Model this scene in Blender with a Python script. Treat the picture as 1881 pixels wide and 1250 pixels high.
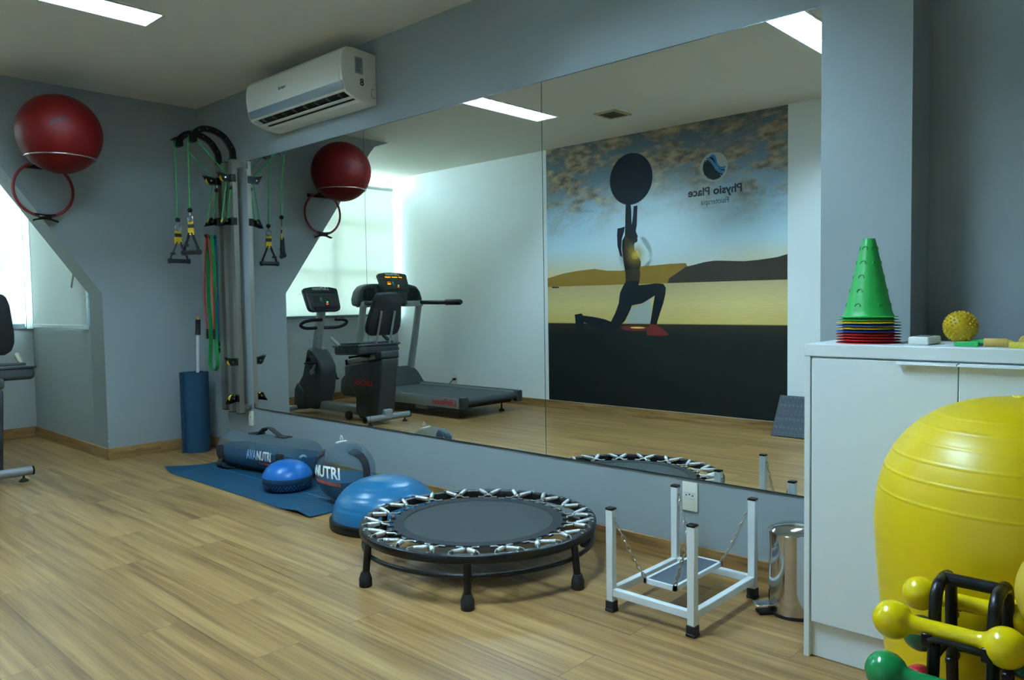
import bpy, bmesh, math, random
from mathutils import Vector, Matrix, Quaternion
R = math.radians
PI = math.pi
random.seed(4)
for o in list(bpy.data.objects):
    bpy.data.objects.remove(o)
scene = bpy.context.scene
COL = scene.collection

# ------------------------------------------------------------------ camera
F_PX = 1420.67
cam_d = bpy.data.cameras.new('camera')
cam_d.sensor_fit = 'HORIZONTAL'
cam_d.sensor_width = 36.0
cam_d.lens = F_PX / 1881 * 36.0
cam_d.clip_start = 0.02
cam = bpy.data.objects.new('camera', cam_d)
COL.objects.link(cam)
yaw, pitch, roll = 0.7488, -0.0497, -0.0155
Fv = Vector((-math.sin(yaw)*math.cos(pitch), math.cos(yaw)*math.cos(pitch), math.sin(pitch)))
Rv = Vector((math.cos(yaw), math.sin(yaw), 0))
Uv = Rv.cross(Fv)
R2 = Rv*math.cos(roll) + Uv*math.sin(roll)
U2 = -Rv*math.sin(roll) + Uv*math.cos(roll)
m = Matrix((R2, U2, -Fv)).transposed().to_4x4()
m.translation = Vector((6.4435, -3.0532, 1.1958))
cam.matrix_world = m
scene.camera = cam

# ------------------------------------------------------------------ world, exposure
world = bpy.data.worlds.new('World')
scene.world = world
world.use_nodes = True
wn = world.node_tree.nodes
wl = world.node_tree.links
bg = wn['Background']
tc = wn.new('ShaderNodeTexCoord')
sp = wn.new('ShaderNodeSeparateXYZ')
wl.new(tc.outputs['Generated'], sp.inputs[0])
cr = wn.new('ShaderNodeValToRGB')
cr.color_ramp.elements[0].position = 0.40
cr.color_ramp.elements[0].color = (0.30, 0.36, 0.36, 1)
cr.color_ramp.elements[1].position = 0.62
cr.color_ramp.elements[1].color = (0.60, 0.85, 1.0, 1)
mp = wn.new('ShaderNodeMapRange')
mp.inputs['From Min'].default_value = -1
wl.new(sp.outputs['Z'], mp.inputs['Value'])
wl.new(mp.outputs[0], cr.inputs[0])
wl.new(cr.outputs[0], bg.inputs['Color'])
WORLD_STRENGTH = 11.0
TUBE_STRENGTH = (62.0, 104.0)   # the left fixture has weaker tubes
bg.inputs['Strength'].default_value = WORLD_STRENGTH
scene.view_settings.view_transform = 'Standard'
scene.view_settings.look = 'None'
scene.view_settings.gamma = 1.0
scene.view_settings.use_curve_mapping = False
scene.view_settings.exposure = 2.0
scene.cycles.max_bounces = 10
scene.cycles.diffuse_bounces = 5
scene.cycles.glossy_bounces = 5
scene.cycles.transparent_max_bounces = 12
scene.cycles.sample_clamp_indirect = 6.0
scene.cycles.use_denoising = True

# ------------------------------------------------------------------ materials
def lin(c):
    return tuple(((v/255)/12.92 if v/255 <= .04045 else (((v/255)+.055)/1.055)**2.4) for v in c)

def newmat(name):
    mt = bpy.data.materials.new(name)
    mt.use_nodes = True
    nt = mt.node_tree
    return mt, nt, nt.nodes, nt.links, nt.nodes['Principled BSDF']

def pm(name, rgb, rough=.5, metal=0., var=.06, scale=8., bump=0., bscale=60., spec=.5, coat=0., emit=0.):
    """principled surface with a slight procedural variation of colour and an optional bump"""
    mt, nt, N, L, b = newmat(name)
    c = lin(rgb)
    t = N.new('ShaderNodeTexCoord')
    n = N.new('ShaderNodeTexNoise')
    n.inputs['Scale'].default_value = scale
    n.inputs['Detail'].default_value = 4
    L.new(t.outputs['Object'], n.inputs['Vector'])
    mx = N.new('ShaderNodeMix')
    mx.data_type = 'RGBA'
    mx.inputs[6].default_value = (*[v*(1-var) for v in c], 1)
    mx.inputs[7].default_value = (*[min(1, v*(1+var)) for v in c], 1)
    L.new(n.outputs['Fac'], mx.inputs[0])
    L.new(mx.outputs[2], b.inputs['Base Color'])
    b.inputs['Roughness'].default_value = rough
    b.inputs['Metallic'].default_value = metal
    b.inputs['Specular IOR Level'].default_value = spec
    b.inputs['Coat Weight'].default_value = coat
    if emit:
        b.inputs['Emission Color'].default_value = (*c, 1)
        b.inputs['Emission Strength'].default_value = emit
    if bump:
        n2 = N.new('ShaderNodeTexNoise')
        n2.inputs['Scale'].default_value = bscale
        n2.inputs['Detail'].default_value = 3
        L.new(t.outputs['Object'], n2.inputs['Vector'])
        bp = N.new('ShaderNodeBump')
        bp.inputs['Strength'].default_value = bump
        bp.inputs['Distance'].default_value = .004
        L.new(n2.outputs['Fac'], bp.inputs['Height'])
        L.new(bp.outputs[0], b.inputs['Normal'])
    return mt

M = {}
M['grey_paint'] = pm('grey wall paint', (152, 161, 162), .75, var=.025, scale=3, bump=.06, bscale=90, spec=.3)
M['white_paint'] = pm('off white wall paint', (238, 241, 241), .75, var=.02, scale=3, bump=.06, bscale=90, spec=.3)
M['mid_paint'] = pm('pale grey wall paint', (188, 194, 196), .75, var=.02, scale=3, bump=.06, bscale=90, spec=.3)
M['ceiling_paint'] = pm('ceiling paint', (222, 219, 208), .85, var=.015, scale=2, bump=.04, bscale=70, spec=.2)
M['white_plastic'] = pm('white plastic', (226, 225, 214), .32, var=.01)
M['socket'] = pm('socket plastic', (235, 232, 215), .4, var=.01)
M['laminate'] = pm('white laminate', (226, 234, 236), .45, var=.01, bump=.02, bscale=200)
M['black_metal'] = pm('black painted metal', (13, 14, 15), .34, var=.1, spec=.4)
M['black_plastic'] = pm('black plastic', (11, 12, 13), .32, var=.1, bump=.03, bscale=300, spec=.35)
M['dark_void'] = pm('dark recess', (10, 11, 12), .8)
M['rubber'] = pm('black rubber', (19, 20, 21), .6, var=.1, bump=.1, bscale=250)
M['webbing'] = pm('black webbing', (32, 35, 38), .85, var=.2, scale=120, bump=.2, bscale=400)
M['yellow_web'] = pm('yellow webbing', (216, 178, 30), .7, var=.1, scale=120)
M['aluminium'] = pm('brushed aluminium', (176, 172, 162), .38, metal=.9, var=.06, scale=30)
M['steel'] = pm('polished steel', (200, 200, 198), .12, metal=1., var=.03, scale=6)
M['spring'] = pm('zinc spring steel', (232, 234, 234), .34, metal=1., var=.05, scale=30)
M['jump_mat'] = pm('woven jumping mat', (50, 55, 55), .75, var=.1, scale=60, bump=.15, bscale=300)
M['chain'] = pm('galvanised chain', (172, 165, 150), .4, metal=.8, var=.2, scale=60)
M['white_metal'] = pm('white painted steel', (222, 228, 228), .4, var=.04, scale=20, bump=.04, bscale=80)
M['grey_board'] = pm('grey non slip board', (72, 80, 88), .8, var=.1, scale=60, bump=.2, bscale=300)
M['red_ball'] = pm('red vinyl', (100, 6, 6), .5, var=.05, scale=4, spec=.25)
M['red_plastic'] = pm('red rubber ring', (122, 12, 14), .45, var=.05)
M['yellow_ball'] = pm('yellow vinyl', (220, 186, 0), .36, var=.03, scale=4)
M['mustard_ball'] = pm('mustard vinyl', (200, 168, 48), .5, var=.04, scale=4)
M['yellow_db'] = pm('yellow vinyl coating', (230, 200, 0), .22, var=.02)
M['green_db'] = pm('green vinyl coating', (20, 128, 66), .2, var=.03)
M['teal_db'] = pm('dark green vinyl coating', (14, 92, 60), .22, var=.03)
M['red_db'] = pm('red vinyl coating', (158, 22, 36), .25, var=.03)
M['green_cone'] = pm('green cone plastic', (34, 156, 68), .42, var=.03)
M['red_cone'] = pm('red cone plastic', (186, 36, 36), .45, var=.04)
M['blue_cone'] = pm('blue cone plastic', (18, 74, 168), .42, var=.04)
M['yellow_cone'] = pm('yellow cone plastic', (226, 186, 20), .42, var=.04)
M['spiky'] = pm('yellow spiky rubber', (196, 162, 6), .5, var=.05)
M['foam_blue'] = pm('blue foam', (1, 54, 80), .75, var=.08, scale=40, bump=.15, bscale=200)
M['bosu'] = pm('blue dome vinyl', (30, 104, 146), .3, var=.04, scale=5)
M['disc_blue'] = pm('bright blue rubber', (0, 100, 176), .35, var=.03)
M['disc_side'] = pm('blue rubber side', (8, 58, 96), .5, var=.05)
M['tan_foam'] = pm('tan foam', (212, 176, 96), .8, var=.08, scale=40)
M['yellow_foam'] = pm('yellow foam', (220, 200, 70), .7, var=.04, scale=40)
M['green_peg'] = pm('green plastic', (44, 176, 92), .4, var=.03)
M['machine'] = pm('charcoal machine plastic', (52, 58, 60), .42, var=.06, scale=10, bump=.05, bscale=250)
M['machine_dark'] = pm('dark machine plastic', (34, 38, 42), .4, var=.06, scale=10)
M['machine_grey'] = pm('silver grey paint', (150, 155, 155), .4, metal=.3, var=.03)
M['upholstery'] = pm('black upholstery', (26, 29, 33), .55, var=.08, bump=.1, bscale=200)
M['belt'] = pm('treadmill belt', (66, 74, 78), .7, var=.1, scale=30, bump=.1, bscale=300)
M['red_ink'] = pm('red lettering', (206, 30, 28), .5)
M['white_ink'] = pm('white lettering', (235, 240, 240), .5)
M['blue_ink'] = pm('light blue lettering', (140, 186, 222), .5)
M['orange_ink'] = pm('orange lettering', (214, 86, 40), .5)
M['dark_ink'] = pm('dark lettering', (20, 28, 36), .5)
M['grey_ink'] = pm('grey print', (120, 124, 124), .6)
M['grey_ink2'] = pm('dark grey print', (52, 66, 74), .6)
M['sticker'] = pm('silver sticker', (150, 160, 162), .5, var=.15, scale=90)
M['band_grey'] = pm('grey glossy band', (118, 130, 138), .25, var=.02)
M['grille'] = pm('vent grille', (120, 112, 90), .7, var=.1)
M['vent_frame'] = pm('vent frame', (196, 180, 140), .6)
M['green_band'] = pm('green latex band', (30, 132, 64), .5, var=.06)
M['blue_tube'] = pm('blue latex tube', (24, 92, 176), .4)
M['red_tube'] = pm('red latex tube', (190, 34, 30), .4)
M['green_rope'] = pm('green cord', (34, 170, 76), .7, var=.35, scale=180)
M['cork'] = pm('cork cap', (178, 140, 92), .8, var=.1, scale=90)
M['white_pole'] = pm('white painted pole', (205, 212, 214), .4)
M['pulley_yellow'] = pm('yellow pulley', (232, 196, 20), .45)
M['alu_white'] = pm('white window aluminium', (206, 212, 212), .4)
M['blind_bar'] = pm('grey blind bar', (112, 126, 132), .5)
M['wood_trim_plain'] = pm('trim end', (150, 118, 74), .5)
M['lit_orange'] = pm('lit orange display', (255, 150, 10), .5, emit=1.2)
M['lit_green'] = pm('lit green key', (60, 220, 110), .5, emit=.5)
M['lit_red'] = pm('lit red key', (230, 50, 40), .5, emit=.5)
M['reflector'] = pm('fixture reflector', (235, 240, 240), .25, metal=.6, var=.01)

def mat_wood(name, planks=1):
    mt, nt, N, L, b = newmat(name)
    t = N.new('ShaderNodeTexCoord')
    br = N.new('ShaderNodeTexBrick')
    br.offset = .37
    br.inputs['Color1'].default_value = (0, 0, 0, 1)
    br.inputs['Color2'].default_value = (1, 1, 1, 1)
    br.inputs['Mortar'].default_value = (.5, .5, .5, 1)
    br.inputs['Scale'].default_value = 1
    br.inputs['Mortar Size'].default_value = .0012
    br.inputs['Mortar Smooth'].default_value = .1
    br.inputs['Bias'].default_value = 0
    br.inputs['Brick Width'].default_value = 1.35
    br.inputs['Row Height'].default_value = .2
    L.new(t.outputs['Object'], br.inputs['Vector'])
    mp = N.new('ShaderNodeMapping')
    mp.inputs['Scale'].default_value = (.9, 22, 22) if planks == 1 else ((2.5, 60, 30) if planks == 0 else (60, 2.5, 30))
    L.new(t.outputs['Object'], mp.inputs['Vector'])
    mul = N.new('ShaderNodeMath'); mul.operation = 'MULTIPLY'
    mul.inputs[1].default_value = 37.
    sepc = N.new('ShaderNodeSeparateColor')
    L.new(br.outputs['Color'], sepc.inputs[0])
    L.new(sepc.outputs[0], mul.inputs[0])
    n1 = N.new('ShaderNodeTexNoise'); n1.noise_dimensions = '4D'
    n1.inputs['Scale'].default_value = 1.0; n1.inputs['Detail'].default_value = 5
    n1.inputs['Distortion'].default_value = .6
    L.new(mp.outputs[0], n1.inputs['Vector'])
    L.new(mul.outputs[0], n1.inputs['W'])
    mp2 = N.new('ShaderNodeMapping'); mp2.inputs['Scale'].default_value = (2.2, 95, 95) if planks < 2 else (95, 2.2, 95)
    L.new(t.outputs['Object'], mp2.inputs['Vector'])
    n2 = N.new('ShaderNodeTexNoise'); n2.noise_dimensions = '4D'
    n2.inputs['Scale'].default_value = 1.0; n2.inputs['Detail'].default_value = 3
    L.new(mp2.outputs[0], n2.inputs['Vector']); L.new(mul.outputs[0], n2.inputs['W'])
    cr = N.new('ShaderNodeValToRGB')
    e = cr.color_ramp.elements
    e[0].position = .34; e[0].color = (*lin((108, 76, 42)), 1)
    e[1].position = .64; e[1].color = (*lin((178, 140, 88)), 1)
    em = e.new(.48); em.color = (*lin((149, 112, 66)), 1)
    mixf = N.new('ShaderNodeMix'); mixf.data_type = 'FLOAT'
    mixf.inputs[0].default_value = .35
    L.new(n1.outputs['Fac'], mixf.inputs[2]); L.new(n2.outputs['Fac'], mixf.inputs[3])
    L.new(mixf.outputs[0], cr.inputs[0])
    # plank to plank brightness
    mr = N.new('ShaderNodeMapRange')
    mr.inputs['To Min'].default_value = .88; mr.inputs['To Max'].default_value = 1.1
    L.new(sepc.outputs[0], mr.inputs['Value'])
    vm = N.new('ShaderNodeVectorMath'); vm.operation = 'SCALE'
    L.new(cr.outputs[0], vm.inputs[0])
    if planks == 1:
        L.new(mr.outputs[0], vm.inputs['Scale'])
        mx = N.new('ShaderNodeMix'); mx.data_type = 'RGBA'
        mx.inputs[7].default_value = (*lin((96, 72, 44)), 1)
        L.new(br.outputs['Fac'], mx.inputs[0]); L.new(vm.outputs[0], mx.inputs[6])
        L.new(mx.outputs[2], b.inputs['Base Color'])
    else:
        vm.inputs['Scale'].default_value = .9
        L.new(vm.outputs[0], b.inputs['Base Color'])
    b.inputs['Roughness'].default_value = .36
    b.inputs['Specular IOR Level'].default_value = .45
    bp = N.new('ShaderNodeBump'); bp.inputs['Strength'].default_value = .08; bp.inputs['Distance'].default_value = .002
    L.new(n2.outputs['Fac'], bp.inputs['Height']); L.new(bp.outputs[0], b.inputs['Normal'])
    return mt
M['floor'] = mat_wood('oak laminate floor')
M['trim'] = mat_wood('oak baseboard', 0)
M['trim_y'] = mat_wood('oak baseboard across', 2)

def mat_mirror():
    mt, nt, N, L, b = newmat('mirror glass')
    b.inputs['Metallic'].default_value = 1
    b.inputs['Roughness'].default_value = 0.0
    t = N.new('ShaderNodeTexCoord'); n = N.new('ShaderNodeTexNoise'); n.inputs['Scale'].default_value = 1.2
    L.new(t.outputs['Object'], n.inputs['Vector'])
    mx = N.new('ShaderNodeMix'); mx.data_type = 'RGBA'
    mx.inputs[6].default_value = (.86, .91, .90, 1); mx.inputs[7].default_value = (.89, .94, .92, 1)
    L.new(n.outputs['Fac'], mx.inputs[0]); L.new(mx.outputs[2], b.inputs['Base Color'])
    return mt
M['mirror'] = mat_mirror()
M['mirror_edge'] = pm('mirror edge', (40, 52, 52), .3)

def mat_emit(name, rgb, strength):
    mt, nt, N, L, b = newmat(name)
    e = N.new('ShaderNodeEmission'); e.inputs['Color'].default_value = (*rgb, 1)
    e.inputs['Strength'].default_value = strength
    L.new(e.outputs[0], N['Material Output'].inputs['Surface'])
    return mt
M['tube_lit'] = [mat_emit('lit fluorescent tube', (.52, .79, 1.0), v) for v in TUBE_STRENGTH]

def mat_blind(name, rgb, tl, tr):
    mt, nt, N, L, b = newmat(name)
    c = lin(rgb)
    t = N.new('ShaderNodeTexCoord'); w = N.new('ShaderNodeTexNoise')
    w.inputs['Scale'].default_value = 3.; L.new(t.outputs['Object'], w.inputs['Vector'])
    mx = N.new('ShaderNodeMix'); mx.data_type = 'RGBA'
    mx.inputs[6].default_value = (*[v*.95 for v in c], 1); mx.inputs[7].default_value = (*c, 1)
    L.new(w.outputs['Fac'], mx.inputs[0])
    d = N.new('ShaderNodeBsdfDiffuse'); tlb = N.new('ShaderNodeBsdfTranslucent'); trb = N.new('ShaderNodeBsdfTransparent')
    L.new(mx.outputs[2], d.inputs['Color']); L.new(mx.outputs[2], tlb.inputs['Color'])
    m1 = N.new('ShaderNodeMixShader'); m1.inputs[0].default_value = tl
    L.new(d.outputs[0], m1.inputs[1]); L.new(tlb.outputs[0], m1.inputs[2])
    m2 = N.new('ShaderNodeMixShader'); m2.inputs[0].default_value = tr
    L.new(m1.outputs[0], m2.inputs[1]); L.new(trb.outputs[0], m2.inputs[2])
    L.new(m2.outputs[0], N['Material Output'].inputs['Surface'])
    return mt
M['blind'] = mat_blind('sunscreen blind fabric', (238, 238, 230), .19, .004)
M['blind_side'] = mat_blind('white blind fabric', (214, 220, 220), .085, .005)

def mat_clear(name, tint, fac, rough=.08, base=None, edge=.5):
    """thin clear plastic or glass: mostly see-through with a glossy skin"""
    mt, nt, N, L, b = newmat(name)
    tr = N.new('ShaderNodeBsdfTransparent'); tr.inputs['Color'].default_value = (*tint, 1)
    b.inputs['Base Color'].default_value = (*(base or tint), 1)
    b.inputs['Roughness'].default_value = rough
    mx = N.new('ShaderNodeMixShader')
    fr = N.new('ShaderNodeLayerWeight'); fr.inputs['Blend'].default_value = .35
    ad = N.new('ShaderNodeMath'); ad.operation = 'ADD'; ad.use_clamp = True
    ad.inputs[1].default_value = fac
    ml = N.new('ShaderNodeMath'); ml.operation = 'MULTIPLY'; ml.inputs[1].default_value = edge
    L.new(fr.outputs['Facing'], ml.inputs[0]); L.new(ml.outputs[0], ad.inputs[0])
    L.new(ad.outputs[0], mx.inputs[0]); L.new(tr.outputs[0], mx.inputs[1]); L.new(b.outputs[0], mx.inputs[2])
    L.new(mx.outputs[0], N['Material Output'].inputs['Surface'])
    return mt
M['pvc'] = mat_clear('clear grey vinyl', (.74, .82, .86), .05, .08, (.30, .36, .40), .35)
M['glass'] = mat_clear('window glass', (.93, .97, .97), .05, .0)
M['water'] = pm('blue water', (4, 92, 128), .12, var=.06, scale=6)

def mat_mat():
    mt, nt, N, L, b = newmat('ribbed blue mat')
    t = N.new('ShaderNodeTexCoord')
    w = N.new('ShaderNodeTexWave'); w.bands_direction = 'Y'; w.inputs['Scale'].default_value = 14
    w.inputs['Distortion'].default_value = .3
    L.new(t.outputs['Object'], w.inputs['Vector'])
    n = N.new('ShaderNodeTexNoise'); n.inputs['Scale'].default_value = 60
    L.new(t.outputs['Object'], n.inputs['Vector'])
    mx = N.new('ShaderNodeMix'); mx.data_type = 'RGBA'
    mx.inputs[6].default_value = (*lin((2, 54, 78)), 1); mx.inputs[7].default_value = (*lin((6, 72, 100)), 1)
    L.new(w.outputs['Fac'], mx.inputs[0]); L.new(mx.outputs[2], b.inputs['Base Color'])
    b.inputs['Roughness'].default_value = .6
    bp = N.new('ShaderNodeBump'); bp.inputs['Strength'].default_value = .35; bp.inputs['Distance'].default_value = .003
    L.new(w.outputs['Fac'], bp.inputs['Height']); L.new(bp.outputs[0], b.inputs['Normal'])
    return mt
M['mat'] = mat_mat()
M['mat_line'] = pm('pale blue mat line', (84, 150, 190), .6)
M['mat_edge'] = pm('mat underside', (60, 66, 70), .8)

def mat_studs():
    mt, nt, N, L, b = newmat('studded rubber mat')
    t = N.new('ShaderNodeTexCoord'); v = N.new('ShaderNodeTexVoronoi'); v.inputs['Scale'].default_value = 28
    v.inputs['Randomness'].default_value = .15
    L.new(t.outputs['Object'], v.inputs['Vector'])
    cr = N.new('ShaderNodeValToRGB'); cr.color_ramp.elements[0].position = .25; cr.color_ramp.elements[1].position = .38
    cr.color_ramp.elements[0].color = (*lin((62, 72, 80)), 1); cr.color_ramp.elements[1].color = (*lin((44, 52, 60)), 1)
    L.new(v.outputs['Distance'], cr.inputs[0]); L.new(cr.outputs[0], b.inputs['Base Color'])
    b.inputs['Roughness'].default_value = .5
    bp = N.new('ShaderNodeBump'); bp.invert = True; bp.inputs['Strength'].default_value = .5; bp.inputs['Distance'].default_value = .004
    L.new(v.outputs['Distance'], bp.inputs['Height']); L.new(bp.outputs[0], b.inputs['Normal'])
    return mt
M['studs'] = mat_studs()

def mat_mural():
    """printed sunset picture: sky, clouds, glow, water and dark ground by height (object space)"""
    mt, nt, N, L, b = newmat('printed sunset mural')
    t = N.new('ShaderNodeTexCoord'); s = N.new('ShaderNodeSeparateXYZ')
    L.new(t.outputs['Object'], s.inputs[0])
    def math1(op, a, bb=None, clamp=False):
        k = N.new('ShaderNodeMath'); k.operation = op; k.use_clamp = clamp
        for i, v in enumerate((a, bb)):
            if v is None: continue
            if isinstance(v, (int, float)): k.inputs[i].default_value = v
            else: L.new(v, k.inputs[i])
        return k.outputs[0]
    def mix(f, a, bb):
        k = N.new('ShaderNodeMix'); k.data_type = 'RGBA'
        if isinstance(f, (int, float)): k.inputs[0].default_value = f
        else: L.new(f, k.inputs[0])
        for i, v in ((6, a), (7, bb)):
            if isinstance(v, tuple): k.inputs[i].default_value = (*v, 1)
            else: L.new(v, k.inputs[i])
        return k.outputs[2]
    X, Z = s.outputs['X'], s.outputs['Z']       # X 0..2.735, Z 0..2.77 from the lower corner
    cr = N.new('ShaderNodeValToRGB'); e = cr.color_ramp.elements
    stops = [(0.0, (18, 24, 24)), (.27, (22, 28, 26)), (.3105, (48, 44, 32)), (.3115, (222, 194, 112)), (.38, (232, 206, 138)), (.452, (206, 184, 136)),
             (.4625, (232, 196, 120)), (.52, (214, 206, 176)), (.60, (196, 222, 232)), (.72, (172, 202, 218)), (.84, (116, 138, 150)), (1.0, (84, 100, 108))]
    e[0].position = 0; e[0].color = (*lin(stops[0][1]), 1)
    e[1].position = 1; e[1].color = (*lin(stops[-1][1]), 1)
    for p, c in stops[1:-1]:
        k = e.new(p); k.color = (*lin(c), 1)
    L.new(math1('DIVIDE', Z, 2.77), cr.inputs[0])
    # clouds in the upper sky
    mp = N.new('ShaderNodeMapping'); mp.inputs['Scale'].default_value = (1.3, 1, 2.6)
    mp.inputs['Rotation'].default_value = (0, R(-10), 0)
    L.new(t.outputs['Object'], mp.inputs['Vector'])
    n = N.new('ShaderNodeTexNoise'); n.inputs['Scale'].default_value = 1.9; n.inputs['Detail'].default_value = 8; n.inputs['Roughness'].default_value = .62
    n.inputs['Distortion'].default_value = .5
    L.new(mp.outputs[0], n.inputs['Vector'])
    cl = N.new('ShaderNodeMapRange'); cl.inputs['From Min'].default_value = .43; cl.inputs['From Max'].default_value = .56
    L.new(n.outputs['Fac'], cl.inputs['Value'])
    up = N.new('ShaderNodeMapRange'); up.inputs['From Min'].default_value = 1.75; up.inputs['From Max'].default_value = 2.15
    L.new(Z, up.inputs['Value'])
    n3 = N.new('ShaderNodeTexNoise'); n3.inputs['Scale'].default_value = 7; n3.inputs['Detail'].default_value = 5
    L.new(mp.outputs[0], n3.inputs['Vector'])
    crc = N.new('ShaderNodeValToRGB'); ec = crc.color_ramp.elements
    ec[0].position = .35; ec[0].color = (*lin((106, 96, 82)), 1); ec[1].position = .68; ec[1].color = (*lin((200, 176, 138)), 1)
    L.new(n3.outputs['Fac'], crc.inputs[0])
    sky = mix(math1('MULTIPLY', math1('MULTIPLY', cl.outputs[0], up.outputs[0]), .9), cr.outputs[0], crc.outputs[0])
    # sun glow printed low in the sky
    gx = math1('MULTIPLY', math1('SUBTRACT', X, 1.42), .75); gz = math1('SUBTRACT', Z, 1.72)
    d = math1('SQRT', math1('ADD', math1('MULTIPLY', gx, gx), math1('MULTIPLY', gz, gz)))
    gl = N.new('ShaderNodeMapRange'); gl.inputs['From Min'].default_value = .75; gl.inputs['From Max'].default_value = .05
    gl.inputs['To Max'].default_value = .9
    L.new(d, gl.inputs['Value'])
    isky = math1('GREATER_THAN', Z, 1.262)
    sky2 = mix(math1('MULTIPLY', gl.outputs[0], isky), sky, lin((222, 240, 246)))
    # water ripples and ground grain
    mpw = N.new('ShaderNodeMapping'); mpw.inputs['Scale'].default_value = (6, 1, 60)
    L.new(t.outputs['Object'], mpw.inputs['Vector'])
    nw = N.new('ShaderNodeTexNoise'); nw.inputs['Scale'].default_value = 1.2; nw.inputs['Detail'].default_value = 3
    L.new(mpw.outputs[0], nw.inputs['Vector'])
    low = math1('LESS_THAN', Z, 1.262)
    fin = mix(math1('MULTIPLY', math1('MULTIPLY', low, nw.outputs['Fac']), .3), sky2, lin((140, 112, 62)))
    grd = math1('LESS_THAN', Z, .862)
    fin2 = mix(grd, fin, cr.outputs[0])
    L.new(fin2, b.inputs['Base Color'])
    b.inputs['Roughness'].default_value = .6
    b.inputs['Specular IOR Level'].default_value = .25
    return mt
M['mural'] = mat_mural()
M['print_dark'] = pm('printed silhouette', (22, 30, 36), .6, var=.2, scale=12, spec=.25)
M['print_ball'] = pm('printed dark ball', (14, 24, 34), .6, spec=.25)
M['print_hill'] = pm('printed golden hills', (150, 116, 44), .6, var=.12, scale=5, spec=.25)
M['print_hill2'] = pm('printed dark hills', (62, 54, 46), .6, var=.15, scale=5, spec=.25)
M['print_shoe'] = pm('printed red shoe', (112, 34, 34), .6, spec=.25)
M['print_skin'] = pm('printed skin tone', (66, 54, 40), .6, var=.25, scale=14, spec=.25)
def mat_glow():
    mt, nt, N, L, b = newmat('printed sun glow')
    t = N.new('ShaderNodeTexCoord'); mp = N.new('ShaderNodeMapping')
    mp.inputs['Location'].default_value = (-1.165/.2, 0, -1.556/.2); mp.inputs['Scale'].default_value = (1/.2, 0, 1/.2)
    L.new(t.outputs['Object'], mp.inputs['Vector'])
    g = N.new('ShaderNodeTexGradient'); g.gradient_type = 'SPHERICAL'; L.new(mp.outputs[0], g.inputs[0])
    p = N.new('ShaderNodeMath'); p.operation = 'POWER'; p.inputs[1].default_value = 2.6; L.new(g.outputs['Fac'], p.inputs[0])
    p2 = N.new('ShaderNodeMath'); p2.operation = 'MULTIPLY'; p2.inputs[1].default_value = .75; L.new(p.outputs[0], p2.inputs[0])
    tr = N.new('ShaderNodeBsdfTransparent'); d = N.new('ShaderNodeBsdfDiffuse'); d.inputs['Color'].default_value = (*lin((250, 206, 92)), 1)
    mx = N.new('ShaderNodeMixShader'); L.new(p2.outputs[0], mx.inputs[0]); L.new(tr.outputs[0], mx.inputs[1]); L.new(d.outputs[0], mx.inputs[2])
    L.new(mx.outputs[0], N['Material Output'].inputs['Surface'])
    return mt
M['print_glow'] = mat_glow()
M['print_sun'] = pm('printed sun glint', (246, 206, 96), .6, spec=.25)
M['emb_white'] = pm('emblem pale disc', (176, 182, 176), .6, spec=.25)
M['emb_dark'] = pm('emblem navy', (22, 38, 46), .6, spec=.25)
M['emb_blue'] = pm('emblem blue', (40, 128, 190), .6, spec=.25)

# ------------------------------------------------------------------ mesh helpers
ORG = {}
def V(*a): return Vector(a)

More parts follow.
